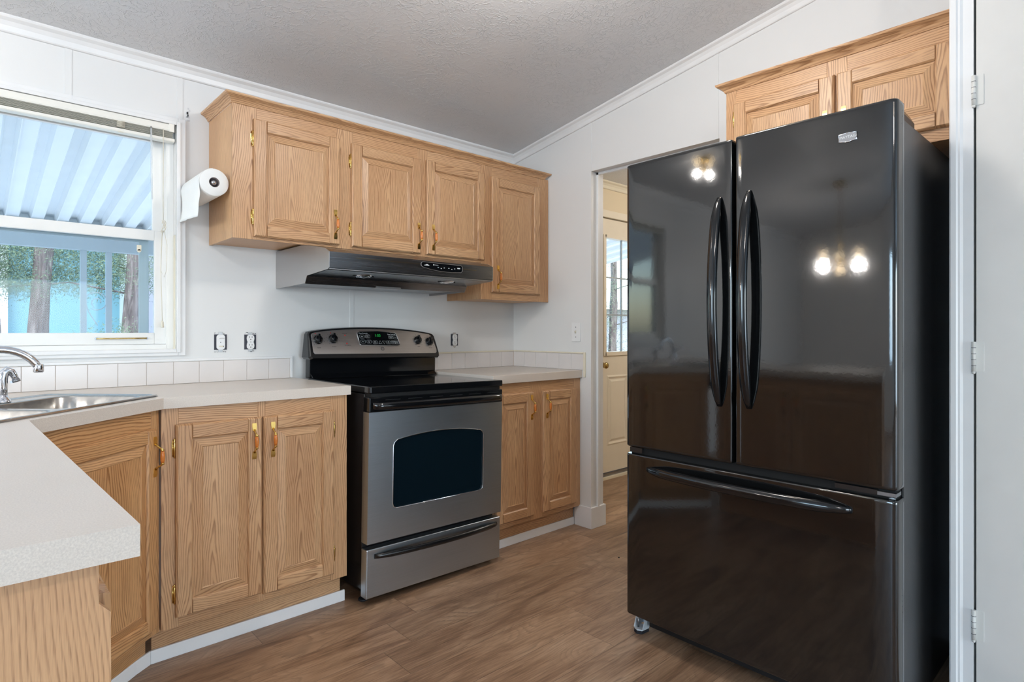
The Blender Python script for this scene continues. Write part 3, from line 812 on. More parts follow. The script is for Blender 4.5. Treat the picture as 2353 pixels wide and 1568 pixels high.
def crown(b, x0, x1, ret_l, ret_r, zb, depth):
    # front run, mitred where it returns
    A = [(x0 + (a if ret_l else 0), a, zb + c) for a, c in cp]
    B_ = [(x1 - (a if ret_r else 0), a, zb + c) for a, c in cp]
    b.loft([A, B_], 0, 'x')
    if ret_l: b.loft([[(x0 + a, a, zb + c) for a, c in cp], [(x0 + a, depth, zb + c) for a, c in cp]], 0, 'y')
crown(b, X(.8215), X(2.690), True, True, zc, BK)
b.build('crown_moulding', 'oak', uc)
cab_door(uc, X(.906), X(1.297), Zz(1.5775), Zz(2.0805), 'L', Zz(1.6715), hz=.084, hx=1.2726 - .906, s=.054)
cab_door(uc, X(1.360), X(1.7535), Zz(1.577), Zz(2.073), 'L', Zz(1.668), hz=.085, hx=1.7366 - 1.36, s=.054)
cab_door(uc, X(1.790), X(2.187), Zz(1.578), Zz(2.078), 'R', Zz(1.670), hz=.090, hx=.038, s=.052)
d4 = cab_door(uc, X(2.2427), X(2.640), Zz(1.3985), Zz(2.071), 'R', Zz(1.4875), hz=.086, hx=.043)

# --- base cabinet left of the stove ----------------------------------------------------
YF = 2.354
bc = thing('base_cabinet', 'oak base cabinet with two doors between the corner sink and the stove', 'cabinet', (0.504, YF, 0))
X = lambda v: v - 0.504
b = MB()
frame_board(b, 0, X(.558), .120, .899, 'z'); frame_board(b, X(1.132), X(1.207), .120, .899, 'z'); frame_board(b, X(.833), X(.862), .120, .899, 'z')
for xa, xb in ((.558, .833), (.862, 1.132)):
    frame_board(b, X(xa), X(xb), .825, .899, 'x'); frame_board(b, X(xa), X(xb), .120, .168, 'x')
b.build('face_frame', 'oak', bc, bevel=.0008, bseg=1)
b = MB(); b.box(X(.506), X(.520), .018, .58, .12, .899); b.box(X(1.192), X(1.2065), .018, .58, .12, .899); b.box(X(.52), X(1.192), .018, .58, .12, .135); b.box(X(.52), X(1.192), .57, .58, .135, .899)
b.build('carcass', 'oak_veneer', bc)
b = MB(); b.box(X(.4835), X(1.1965), .044, .056, .0, .1195, 0, 'x'); b.build('toe_board', 'oak', bc)
cab_door(bc, X(.547), X(.8445), .157, .840, 'L', .751, hz=.083, hx=.8135 - .547)
cab_door(bc, X(.8505), X(1.1425), .150, .840, 'R', .749, hz=.083, hx=.8847 - .8505)
bk = MB(); bk.box(.479, 1.2145, 2.387, 2.3965, 0, .047)
tag(bk.build('kick_trim', 'kick', bevel=.0015), 'white kick board along the floor under the base cabinet left of the stove', 'trim')

# --- base cabinet right of the stove ---------------------------------------------------
YFR = 2.349
rc = thing('base_cabinet', 'narrow oak base cabinet with two doors between the stove and the hall opening', 'cabinet', (2.025, YFR, 0))
X = lambda v: v - 2.025
b = MB()
frame_board(b, 0, X(2.045), .120, .893, 'z'); frame_board(b, X(2.305), X(2.402), .120, .893, 'z'); frame_board(b, X(2.672), X(2.7295), .120, .893, 'z')
for xa, xb in ((2.045, 2.305), (2.402, 2.672)):
    frame_board(b, X(xa), X(xb), .820, .893, 'x'); frame_board(b, X(xa), X(xb), .120, .165, 'x')
b.build('face_frame', 'oak', rc, bevel=.0008, bseg=1)
b = MB(); b.box(.001, .015, .018, .58, 0, .893); b.box(X(2.7145), X(2.7285), .018, .58, .12, .893); b.box(.015, X(2.7145), .018, .58, .12, .135); b.box(.015, X(2.7145), .57, .58, .135, .893)
b.build('carcass', 'oak_veneer', rc)
b = MB(); b.box(.002, X(2.716), .046, .058, 0, .1195, 0, 'x'); b.build('toe_board', 'oak', rc)
cab_door(rc, X(2.037), X(2.3215), .150, .836, 'L', .752, hinges=False, hx=2.301 - 2.037)
cab_door(rc, X(2.394), X(2.6785), .150, .835, 'R', .749, hz=.15, hx=2.423 - 2.394)
bk = MB(); bk.box(2.030, 2.7175, 2.3865, 2.3945, 0, .046)
tag(bk.build('kick_trim', 'kick', bevel=.0015), 'white kick board at the floor between the stove and the wall end', 'trim')

# --- diagonal sink cabinet ------------------------------------------------------------------
dx, dy = 0.73444, 0.67867
DL = .515
o_ = (0.4988 - dx * DL, 2.360 - dy * DL)
sc = thing('base_cabinet', 'diagonal oak sink cabinet with one door in the corner under the sink', 'cabinet', (o_[0], o_[1], 0), math.atan2(dy, dx))
b = MB()
frame_board(b, .002, .042, .120, .899, 'z'); frame_board(b, DL - .040, DL - .012, .120, .899, 'z')
frame_board(b, .042, DL - .040, .822, .899, 'x'); frame_board(b, .042, DL - .040, .120, .165, 'x')
b.build('face_frame', 'oak_warm', sc, bevel=.0008, bseg=1)
b = MB(); b.box(DL - .0115, DL - .001, .0, .014, .120, .899); tag(b.build('filler_strip', 'oak_warm', sc), 'darker oak filler strip')
b = MB(); b.box(.004, .018, .018, .40, .12, .899); b.box(DL - .03, DL - .014, .018, .10, .12, .899); b.box(.018, DL - .03, .09, .10, .12, .76); b.build('carcass', 'oak_veneer', sc)
b = MB(); b.box(-.02, DL - .012, .042, .054, .048, .1195, 0, 'x'); b.build('toe_board', 'oak_warm', sc)
cab_door(sc, .026, DL - .034, .147, .836, 'L', .742, 'oak_warm', hinges=False, s=.048, hx=DL - .034 - .026 - .014)
nrm = (-dy, dx)
def dp(s, n): return (o_[0] + dx * s + nrm[0] * n, o_[1] + dy * s + nrm[1] * n)
b = MB(); q = [dp(-.03, .040), dp(.4575, .040), (0.4785, 2.387), (0.4785, 2.3965), dp(.455, .050), dp(-.03, .050)]
b.prism(q, 'z', 0, .047); tag(b.build('kick_trim', 'kick', bevel=.0012), 'white kick board running diagonally under the corner sink cabinet', 'trim')

# --- peninsula base -------------------------------------------------------------------------
pc = thing('base_cabinet', 'oak peninsula base whose plain side panel stands in the near left corner', 'cabinet', (0.118, 0.870, 0), R(90))
PLN = 1.08
b = MB()
frame_board(b, 0, .05, .12, .899, 'z'); frame_board(b, PLN - .05, PLN, .12, .899, 'z'); frame_board(b, PLN / 2 - .03, PLN / 2 + .03, .12, .899, 'z')
for xa, xb in ((.05, PLN / 2 - .03), (PLN / 2 + .03, PLN - .05)): frame_board(b, xa, xb, .822, .899, 'x'); frame_board(b, xa, xb, .12, .165, 'x')
b.build('face_frame', 'oak', pc)
b = MB()
b.prism([(.020, .001), (.56, .001), (.56, .899), (.0, .899), (.0, .8435), (-.012, .8300), (-.015, .10), (.020, .10)][::1], 'x', -.012, 0.0, 0, 'z')
tag(b.build('end_panel', 'oak_end', pc), 'plain oak end panel with chipped corner')
b = MB(); b.box(0, PLN, .548, .56, 0, .899); b.box(0, PLN, .018, .548, .12, .135); b.box(0, PLN, .05, .062, 0, .12, 0, 'x'); b.build('carcass', 'oak_veneer', pc)
cab_door(pc, .035, PLN / 2 - .012, .150, .838, 'L', .75, hinges=False); cab_door(pc, PLN / 2 + .012, PLN - .035, .150, .838, 'R', .75, hinges=False)

# --- cabinet over the fridge ----------------------------------------------------------------
XC = 2.405
fcab = thing('wall_cabinet', 'oak wall cabinet with crown moulding on the wall above the black fridge', 'cabinet', (XC, 1.2460, 1.8115), R(-90))
Zz = lambda v: v - 1.8115
FW = 1.2460 - 0.4305
b = MB()
frame_board(b, 0, .045, 0, Zz(2.196), 'z'); frame_board(b, FW - .03, FW, 0, Zz(2.196), 'z'); frame_board(b, .405, .475, 0, Zz(2.196), 'z')
for xa, xb in ((.045, .405), (.475, FW - .03)): frame_board(b, xa, xb, Zz(2.125), Zz(2.196), 'x'); frame_board(b, xa, xb, 0, .052, 'x')
b.build('face_frame', 'oak', fcab, bevel=.0008, bseg=1)
b = MB(); b.box(.001, .015, .018, .324, .001, .38); b.box(FW - .015, FW - .001, .018, .324, .001, .38); b.box(.015, FW - .015, .018, .324, .004, .018, 0, 'x'); b.box(.015, FW - .015, .316, .324, .018, .38, 0, 'x'); b.box(.015, FW - .015, .018, .324, .372, .38, 0, 'x')
b.build('carcass', 'oak_veneer', fcab)
b = MB(); crown(b, 0, FW, True, False, Zz(2.1935), .324); b.build('crown_moulding', 'oak', fcab)
cab_door(fcab, 1.246 - 1.2054, 1.246 - .8117, Zz(1.8535), Zz(2.1345), 'L', Zz(1.935), hz=.065, hx=.405 - .0406)
cab_door(fcab, 1.246 - .8021, FW - .012, Zz(1.8535), Zz(2.1345), 'R', Zz(1.935), hinges=False, hx=.026)

# ================================================================ worktops
outer = [(0.1551, 0.8282), (0.1228, 1.990), (0.5090, 2.3430), (1.2205, 2.3430), (1.2205, YB - .001), (-1.05, YB - .001), (-1.05, 2.30), (-0.60, 1.85), (-0.60, 0.8282)]
# sink placement: along the diagonal
sdx, sdy = 0.7175, 0.6965
SO = (0.5206 - sdx * .80, 2.4237 - sdy * .80)        # front left corner of the sink rim
def sp_(s, n): return (SO[0] + sdx * s - sdy * n, SO[1] + sdy * s + sdx * n)
SW, SD = .80, .43
hole = [sp_(*q) for q in rrect(.018, SW - .018, .018, SD - .018, .04, 4)]
bm = bmesh.new()
def ring_edges(pts, z):
    vs = [bm.verts.new((q[0], q[1], z)) for q in pts]
    return vs, [bm.edges.new((vs[i], vs[(i + 1) % len(vs)])) for i in range(len(vs))]
for z in (HC, .8995):
    vo, eo = ring_edges(outer, z); vh, eh = ring_edges(hole, z)
    bmesh.ops.triangle_fill(bm, use_beauty=True, use_dissolve=False, edges=eo + eh)
    if z == HC: T0 = (vo, vh)
    else:
        for A_, B_ in ((T0[0], vo), (T0[1], vh)):
            for i in range(len(A_)):
                j = (i + 1) % len(A_); bm.faces.new((A_[i], A_[j], B_[j], B_[i]))
bmesh.ops.recalc_face_normals(bm, faces=bm.faces)
me = bpy.data.meshes.new('countertop'); bm.to_mesh(me); bm.free(); me.materials.append(M['laminate'])
ct = bpy.data.objects.new('countertop', me); COL.objects.link(ct)
tag(ct, 'beige speckled laminate worktop with corner sink and peninsula on the left', 'worktop')
b = MB(); b.prism([(2.020, 2.331), (2.7295, 2.331), (2.7295, YB - .001), (2.020, YB - .001)], 'z', .8935, HC)
tag(b.build('countertop', 'laminate', bevel=.001, bseg=1), 'short beige laminate worktop between the stove and the right wall', 'worktop')

# ================================================================ backsplash
def tiles(nm, label, runs, trims, grout):
    root = thing(nm, label, 'backsplash', (0, 0, 0))
    b = MB()
    for q in grout: b.box(*q)
    b.build('grout_bed', 'grout', root)
    b = MB()
    for q in runs: b.box(*q)
    b.build('tile_row', 'tile', root, bevel=.0015)
    b = MB()
    for q in trims: b.box(*q)
    b.build('edge_trim', 'trim_cream' if 'right' in label else 'trim', root, bevel=.003)
tz0, tz1 = HC + .001, 1.036
runs = []
xx = 1.1945
while xx > -1.0:
    runs.append((xx - .1025, xx, YB - .0075, YB - .002, tz0, tz1)); xx -= .1037
tiles('tile_backsplash', 'row of white square tiles behind the sink and worktop left of the stove', runs,
      [(-1.0, 1.2095, YB - .011, YB - .0005, tz1 + .001, tz1 + .013), (1.1965, 1.2095, YB - .011, YB - .0005, HC + .001, tz1 + .001)],
      [(-1.0, 1.196, YB - .005, YB - .0005, HC + .0005, tz1 + .001)])
runs = []; xx = 2.722
while xx > 2.03: runs.append((xx - .1025, xx, YB - .0075, YB - .002, tz0, tz1)); xx -= .1037
yy = YB - .0085
while yy > 2.33: runs.append((XR_ - .0075, XR_ - .002, max(yy - .1025, 2.3186), yy, tz0, tz1)); yy -= .1037
tiles('tile_backsplash', 'row of white tiles turning the corner on the right wall beside the stove', runs,
      [(2.03, 2.722, YB - .011, YB - .0005, tz1 + .001, tz1 + .010), (XR_ - .011, XR_ - .0005, 2.3186, 2.93, tz1 + .001, tz1 + .010), (XR_ - .011, XR_ - .0005, 2.303, 2.3175, .896, tz1 + .010)],
      [(2.02, 2.726, YB - .005, YB - .0005, HC + .0005, tz1 + .001), (XR_ - .005, XR_ - .0005, 2.3186, 2.935, HC + .0005, tz1 + .001)])

# ================================================================ sink and taps
sk = thing('kitchen_sink', 'stainless steel double sink set diagonally in the corner worktop', 'sink', (SO[0], SO[1], HC), math.atan2(sdy, sdx))
b = MB()
rim_o = rrect(0, SW, 0, SD, .030, 5); rim_i = rrect(.010, SW - .010, .010, SD - .010, .026, 5)
b.loft([[(x, y, .0006) for x, y in rim_o], [(x, y, .0065) for x, y in rrect(.003, SW - .003, .003, SD - .003, .028, 5)], [(x, y, .0075) for x, y in rim_i], [(x, y, .0035) for x, y in rrect(.016, SW - .016, .016, SD - .016, .024, 5)]], 0, 'z', True, False, False, True)
# deck with two bowl holes
bm = bmesh.new()
def loopz(pts, z):
    vs = [bm.verts.new((x, y, z)) for x, y in pts]; return vs, [bm.edges.new((vs[i], vs[(i + 1) % len(vs)])) for i in range(len(vs))]
dk, de = loopz(rrect(.016, SW - .016, .016, SD - .016, .024, 5), .0035)
bowls = []
for x0, x1 in ((.030, SW / 2 - .012), (SW / 2 + .012, SW - .030)):
    top = rrect(x0, x1, .028, SD - .090, .055, 6); vs, es = loopz(top, .0035); bowls.append((x0, x1, vs, es))
bmesh.ops.triangle_fill(bm, use_beauty=True, edges=de + bowls[0][3] + bowls[1][3])
for x0, x1, vs, es in bowls:
    prev = vs
    for z, e, r in ((-.002, .004, .055), (-.09, .008, .055), (-.135, .016, .055), (-.150, .045, .05)):
        nx = [bm.verts.new((x, y, z)) for x, y in rrect(x0 + e, x1 - e, .028 + e, SD - .09 - e, r, 6)]
        for i in range(len(nx)):
            j = (i + 1) % len(nx); f_ = bm.faces.new((prev[i], prev[j], nx[j], nx[i])); f_.smooth = True
        prev = nx
    bm.faces.new(prev)
bmesh.ops.recalc_face_normals(bm, faces=bm.faces)
me = bpy.data.meshes.new('basin'); bm.to_mesh(me); bm.free(); me.materials.append(M['sink'])
bo = bpy.data.objects.new('basin', me); COL.objects.link(bo); bo.parent = sk
b.build('rim', 'sink', sk)
for x in (SW * .25, SW * .75):
    b = MB(); b.lathe([(.042, -.149), (.040, -.1475), (.030, -.1490), (.012, -.149), (.010, -.146), (.0001, -.146)], (x, .17, 0), seg=28); b.build('strainer', 'chrome', sk)

def w2(s, n): return sp_(s, n)
fx, fy = w2(.40, SD - .048)
fa = thing('kitchen_faucet', 'chrome kitchen faucet with high arched spout over the corner sink', 'faucet', (fx, fy, HC + .004))
b = MB(); b.lathe([(.030, 0), (.030, .006), (.024, .012), (.022, .06), (.020, .075), (.0001, .08)], seg=28); b.build('faucet_body', 'chrome', fa)
tip = (0.171 - fx, 2.406 - fy)
b = MB(); n_ = 22; ps_ = []; rr = []
for k in range(n_ + 1):
    t = k / n_
    # rise, arch over, come down at the tip
    a = PI * t
    r_ = t if t < 1 else 1
    s_ = (1 - math.cos(min(a, PI * .86))) / 2 / ((1 - math.cos(PI * .86)) / 2)
    z = .055 + .118 * math.sin(min(a, PI * .86)) ** .8 if t > 0 else .055
    ps_.append((tip[0] * s_, tip[1] * s_, z)); rr.append(.0125 - .001 * t)
ps_[0] = (0, 0, .045); b.tube(ps_, rr, 16)
b.build('spout', 'chrome', fa)
e = ps_[-1]; b = MB(); b.lathe([(.0128, .014), (.0138, .010), (.0138, -.010), (.012, -.012), (.0001, -.011)], (e[0] * 1.005, e[1] * 1.005, e[2] - .004), seg=22); b.build('aerator', 'chrome', fa)
b = MB(); b.tube([(0, 0, .078), (-.02, -.015, .10), (-.07, -.055, .115)], [.010, .008, .006], 12); b.build('lever', 'chrome', fa)
qx, qy = 0.0905, 2.508
sy = thing('sink_sprayer', 'short chrome side sprayer standing on the sink rim right of the faucet', 'sprayer', (qx, qy, HC + .0045))
b = MB(); b.lathe([(.021, 0), (.021, .003), (.018, .010), (.0135, .014), (.0125, .020)], seg=24); b.build('base', 'chrome', sy)
b = MB(); b.tube([(0, 0, .016), (0, 0, .045), (-.001, 0, .075), (.002, 0, .094), (.010, .0, .104), (.020, .001, .098), (.028, .002, .082), (.031, .002, .072)], [.0105, .0115, .013, .0135, .0125, .0115, .0100, .0095], 16); b.build('spray_head', 'chrome', sy)
b = MB(); b.lathe([(.011, -.004), (.011, .004)], (0, 0, 0), seg=18); b.box(-.016, -.008, -.003, .003, -.004, .004)
nz = b.build('nozzle', 'steel_dark', sy); nz.location = (.032, .002, .068); nz.rotation_euler = (0, R(-18), 0)

# ================================================================ stove
st = thing('stove', 'black and stainless steel electric range with oven between the base cabinets', 'stove', (1.6185, 2.250, 0.0))
st.rotation_euler = (0, 0.0170, 0)
HWs = .377
b = MB(); b.box(-.372, .372, .055, .625, .055, .896); b.box(-.350, .350, .075, .60, .028, .056)
b.build('body', 'black_enamel', st, bevel=.003)
for x, y in ((-.345, .085), (.345, .085), (-.34, .58), (.34, .58)):
    zf = x * .0170
    b = MB(); b.lathe([(.006, .03 + zf), (.006, .012 + zf)], (x, y, 0), seg=12); b.lathe([(.020, .010 + zf), (.021, .003 + zf), (.019, .0015 + zf)], (x, y, 0), seg=18); b.build('foot', 'rubber', st)
# drawer
dw = MB(); dw.box(-HWs, HWs, .004, .050, .030, .237); dwo = dw.build('drawer', 'steel', st, bevel=.004, bseg=3)
def arc_bar(nm, parent, x0, x1, z, y0, yb, rz, ry, mat, n=36, pw=.6, blunt=.75):
    b = MB(); loops = []
    for k in range(n + 1):
        t = k / n; x = x0 + (x1 - x0) * t; q = math.sin(PI * t) ** pw
        y = y0 - (y0 - yb) * q; tz = rz * (blunt + (1 - blunt) * min(1, 8 * min(t, 1 - t) + .1)); ty = ry * (blunt + (1 - blunt) * min(1, 8 * min(t, 1 - t) + .1))
        loops.append([(x, y + ty * math.sin(2*PI*j/14), z + tz * math.cos(2*PI*j/14)) for j in range(14)])
    b.loft(loops, 0, 'x', True, True, True, True); return b.build(nm, mat, parent)
arc_bar('handle', dwo, -.340, .352, .205, .004, -.032, .013, .010, 'black_plastic')
# oven door
b = MB()
def gl_z(x):
    # arched top of the window
    t = (x - (-.006)) / .26; return .7135 - .026 * t * t
gx0, gx1 = -.256, .256
gl = [(gx0 + .022, .394), (gx1 - .022, .394), (gx1 - .006, .400), (gx1, .416), (gx1, gl_z(gx1) - .020), (gx1 - .006, gl_z(gx1) - .006), (gx1 - .02, gl_z(gx1 - .02))]
for k in range(1, 18): x = gx1 - .02 - (gx1 - gx0 - .04) * k / 18; gl.append((x, gl_z(x)))
gl += [(gx0 + .02, gl_z(gx0 + .02)), (gx0 + .006, gl_z(gx0) - .008), (gx0, gl_z(gx0) - .022), (gx0, .416), (gx0 + .006, .400)]
bm = bmesh.new()
o4 = [(-HWs, .262), (HWs, .262), (HWs, .820), (-HWs, .820)]
ved = []
for pts in (o4, gl):
    vs = [bm.verts.new((x, 0, z)) for x, z in pts]; ved += [bm.edges.new((vs[i], vs[(i + 1) % len(vs)])) for i in range(len(vs))]
    bk_ = [bm.verts.new((x, .050 if pts is o4 else .006, z)) for x, z in pts]
    for i in range(len(vs)):
        j = (i + 1) % len(vs); bm.faces.new((vs[i], vs[j], bk_[j], bk_[i]))
    if pts is o4: bm.faces.new(bk_)
bmesh.ops.triangle_fill(bm, use_beauty=True, edges=ved)
bmesh.ops.recalc_face_normals(bm, faces=bm.faces)
me = bpy.data.meshes.new('oven_door'); bm.to_mesh(me); bm.free(); me.materials.append(M['steel'])
od = bpy.data.objects.new('oven_door', me); COL.objects.link(od); od.parent = st
b = MB(); b.prism([(x, z) for x, z in gl], 'y', .0045, .012); tag(b.build('window_glass', 'oven_glass', od), 'dark arched oven window')
b = MB()
for i in range(len(gl)):
    j = (i + 1) % len(gl)
b.tube([(x, -.0004, z) for x, z in gl] + [(gl[0][0], -.0004, gl[0][1])], .0016, 6); b.build('window_bezel', 'chrome', od)
b = MB(); b.box(-HWs, HWs, -.002, .052, .8205, .884); b.build('top_trim', 'black_gloss', od, bevel=.004, bseg=3)
for k in range(6):
    b = MB(); b.box(-.30 + k * .115, -.30 + k * .115 + .075, -.0026, .0, .869, .8715); b.build('vent_slot', 'black_matte', od)
arc_bar('handle', od, -.364, .368, .8475, .000, -.034, .0175, .015, 'black_gloss', pw=.22, blunt=.85)
b = MB(); b.box(-.366, .366, .008, .06, .884, .899); b.build('vent_gap', 'black_matte', st)
# cooktop
b = MB(); b.prism(rrect(-.381, .381, -.004, .610, .012, 4), 'z', .9005, .930); b.build('cooktop', 'black_gloss', st, bevel=.004, bseg=3)
# backguard: lower box, then the leaning console with arched top
b = MB(); b.box(-.379, .379, .590, .640, .931, 1.040); b.prism([(.560, .931), (.592, .931), (.592, .955), (.585, .950)], 'x', -.372, .372)
b.build('backguard', 'black_gloss', st, bevel=.003)
def top_z(x): return 1.194 - .026 * (x / .375) ** 2 - .004 * (abs(x) / .375) ** 6
loops_o = []
outl = [(-.384, 1.052), (-.386, 1.036), (-.376, 1.026), (.376, 1.026), (.386, 1.036), (.388, 1.052), (.377, 1.150), (.368, 1.163)]
outl += [(x, top_z(x)) for x in [.352 - .704 * k / 16 for k in range(17)]] + [(-.368, 1.163), (-.376, 1.150)]
def yfront(z): return .548 + (z - 1.03) * .36
b = MB()
cen = (0, 1.11)
def sh(q, s_): return (cen[0] + (q[0] - cen[0]) * s_, cen[1] + (q[1] - cen[1]) * s_)
mp = lambda q: [(1.012 * x - .008, z) for x, z in q]
outl = mp(outl)
L0 = [(x, .640, z) for x, z in outl]
L1 = [(x, yfront(z) + .014, z) for x, z in outl]
L2 = [((x + .008) * .990 - .008, yfront(z) + .003, cen[1] + (z - cen[1]) * .96) for x, z in outl]
L3 = [((x + .008) * .979 - .008, yfront(z), cen[1] + (z - cen[1]) * .91) for x, z in outl]
b.loft([L0, L1, L2, L3], 0, 'z', True, True, True, False); cons = b.build('console', 'black_plastic', st)
b = MB()
pin = [(-.358, 1.062), (-.352, 1.053), (.358, 1.053), (.366, 1.060), (.368, 1.075), (.354, 1.143), (.345, 1.154)] + [(x, top_z(x) - .010) for x in [.335 - .67 * k / 14 for k in range(15)]] + [(-.352, 1.156), (-.358, 1.148)]
pin = [(x * 1.02 - .010, z) for x, z in pin]
b.loft([[(x, yfront(z) + .004, z) for x, z in pin], [(x, yfront(z) - .003, z) for x, z in pin]], 0); cp_ = b.build('control_panel', 'steel_panel', st, bevel=.001)
slope = math.atan(.36)
def panel_pt(x, z, d=.0): return (x, yfront(z) - .003 - d, z)
kr = (R(90) - slope * 1.0, 0, 0)
for kx, kz in ((-.343, 1.124), (-.262, 1.129), (.248, 1.126), (.326, 1.119)):
    b = MB()
    b.lathe([(.0235, 0), (.0235, .002), (.020, .004), (.0190, .013), (.0165, .0185), (.0001, .020)], seg=30)
    b.box(-.0045, .0045, -.021, .023, .010, .026)
    kn = b.build('knob', 'black_gloss', cp_, bevel=.0015); kn.location = panel_pt(kx, kz); kn.rotation_euler = (R(90) - slope, 0, 0)
    b = MB(); b.lathe([(.0275, .0003), (.0275, .0006), (.0262, .0006), (.0262, .0003)], seg=40, cap=False)
    for k in range(10):
        a = R(-140 + k * 31); u, v_ = .034 * math.sin(a), .034 * math.cos(a); b.box(u - .0013, u + .0013, v_ - .0013, v_ + .0013, .0003, .0006)
    dl = b.build('dial_marks', 'print_dark', cp_); dl.location = panel_pt(kx, kz); dl.rotation_euler = (R(90) - slope, 0, 0)
TR = (R(90) - slope, 0, 0)
for i_, (kx, kz) in enumerate(((-.343, 1.124), (-.262, 1.129))):
    b = MB(); b.lathe([(.0028, .0003), (.0028, .0008)], seg=10); b.lathe([(.0022, .0003), (.0022, .0008)], (.024, -.010 if i_ == 0 else -.03, 0), seg=10)
    rd = b.build('red_mark', 'led_red', cp_); rd.location = panel_pt(kx - .010, kz + .030); rd.rotation_euler = TR
for kx, kz, tt in ((-.343, 1.084, 'REAR'), (-.262, 1.089, 'FRONT'), (.248, 1.090, 'REAR'), (.326, 1.083, 'FRONT')):
    text_mesh('print', tt, .0075, 'print_dark', cp_, panel_pt(kx, kz, .0004), TR, .0001)
for kx, kz in ((-.194, 1.148), (-.190, 1.106)):
    b = MB(); b.lathe([(.0040, .0002), (.0040, .0012), (.0001, .0016)], seg=14); rd = b.build('indicator_light', 'led_red', cp_); rd.location = panel_pt(kx, kz); rd.rotation_euler = TR
text_mesh('print', 'SURFACE', .0065, 'print_dark', cp_, panel_pt(-.194, 1.157, .0004), TR, .0001)
text_mesh('print', 'HOT SURFACE', .0055, 'print_dark', cp_, panel_pt(-.186, 1.096, .0004), TR, .0001)
# display
dsp = [(-.118, 1.104), (-.110, 1.098), (.106, 1.094), (.122, 1.096), (.126, 1.104), (.112, 1.158), (.104, 1.165), (0.0, 1.174), (-.108, 1.170), (-.122, 1.165), (-.124, 1.158)]
b = MB(); b.loft([[(x, yfront(z) - .002, z) for x, z in dsp], [(x, yfront(z) - .0055, z) for x, z in dsp]], 0); dso = b.build('display', 'black_gloss', cp_, bevel=.001)
b = MB(); b.tube([(x, yfront(z) - .0045, z) for x, z in dsp] + [(dsp[0][0], yfront(dsp[0][1]) - .0045, dsp[0][1])], .0022, 6); b.build('display_bezel', 'steel_panel', dso)
def dtext(body, x, z, size, mat='print_white'): return text_mesh('print', body, size, mat, dso, (x, yfront(z) - .0062, z), TR, .0001)
dtext('Oven Controls', -.090, 1.160, .0085); dtext('Time Controls', .080, 1.156, .0085)
dtext('1:03', -.005, 1.149, .021, 'clock')
for tx, tz, tt in ((-.099, 1.143, 'Bake'), (-.066, 1.144, 'Broil\nHi/Lo'), (-.097, 1.116, 'Broil'), (-.062, 1.116, 'Clean\nSelf'), (-.026, 1.113, 'Start\nCook'), (.055, 1.113, 'Off\nClear'), (.074, 1.141, 'Kitchen\nTimer'), (.103, 1.141, 'Clock'), (.085, 1.114, 'Cooking\nTime'), (.110, 1.113, 'Start\nTime')):
    dtext(tt, tx, tz, .0062)
    b = MB(); q = rrect(tx - .0135, tx + .0135, tz - .0085, tz + .0085, .005, 3); b.tube([(x, yfront(z) - .0062, z) for x, z in q + [q[0]]], .0004, 4); b.build('button_outline', 'print_white', dso)
for tx, up in ((.004, 1), (.028, -1)):
    b = MB(); z = 1.113; q = [(tx - .010, z - up * .007), (tx + .010, z - up * .007), (tx, z + up * .009)]
    b.tube([(x, yfront(zz_) - .0062, zz_) for x, zz_ in q + [q[0]]], .0005, 4); b.build('button_outline', 'print_white', dso)
b = MB(); q = rrect(.0045, .0215, 1.071, 1.087, .006, 4); b.tube([(x, yfront(z) - .0036, z) for x, z in q + [q[0]]], .0014, 6)
b.tube([(.017, yfront(1.083) - .0036, 1.083), (.010, yfront(1.083) - .0036, 1.083), (.009, yfront(1.076) - .0036, 1.076), (.015, yfront(1.075) - .0036, 1.075), (.017, yfront(1.079) - .0036, 1.079), (.013, yfront(1.079) - .0036, 1.079)], .0009, 5)
b.build('emblem', 'print_dark', cp_)

# ================================================================ range hood
hd = thing('range_hood', 'stainless steel under-cabinet range hood with two lamps above the stove', 'range hood', (1.128, YB, 1.3819))
HWd = .915
hp = [(-.0015, 0.0), (-.340, .007), (-.361, .0402), (-.5694, .0537), (-.5818, .060), (-.5818, .1278), (-.545, .145), (-.476, .1583), (-.372, .1747), (-.307, .1817), (-.0015, .1819)]
for x0, x1 in ((0, .0025), (HWd - .0025, HWd)):
    b = MB(); b.prism(hp, 'x', x0, x1, 0); tag(b.build('side_panel', 'steel_panel', hd), 'plain steel side panel')
b = MB()
def strip(i0, i1, mat=0, inset=.0):
    for i in range(i0, i1):
        (ya, za), (yb, zb) = hp[i], hp[i + 1]
        b.face([(.0025, ya, za), (HWd - .0025, ya, za), (HWd - .0025, yb, zb), (.0025, yb, zb)], mat)
        b.face([(.0025, ya + .002, za - .002), (HWd - .0025, ya + .002, za - .002), (HWd - .0025, yb + .002, zb - .002), (.0025, yb + .002, zb - .002)], mat)
strip(1, 10)
b.build('canopy', 'steel_hood', hd)
b = MB(); b.box(.0025, HWd - .0025, -.574, -.5835, .0535, .0560); b.build('lip', 'steel_panel', hd)
b = MB(); b.box(.02, HWd - .02, -.33, -.03, .012, .018, 0); b.box(.36, .50, -.345, -.30, .002, .012, 1); b.build('grease_filter', ['steel_dark', 'steel_panel'], hd)
for x in (.225, .700):
    b = MB(); b.lathe([(.040, .004), (.040, .0), (.034, -.004), (.030, -.001), (.022, -.006), (.0001, -.009)], seg=30)
    b.box(-.052, -.036, -.006, .004, -.003, .003, 1); b.box(.036, .052, -.006, .004, -.003, .003, 1)
    lm = b.build('lamp', ['chrome', 'black_plastic'], hd); lm.location = (x, -.462, .0445); lm.rotation_euler = (R(-3.7), 0, 0)
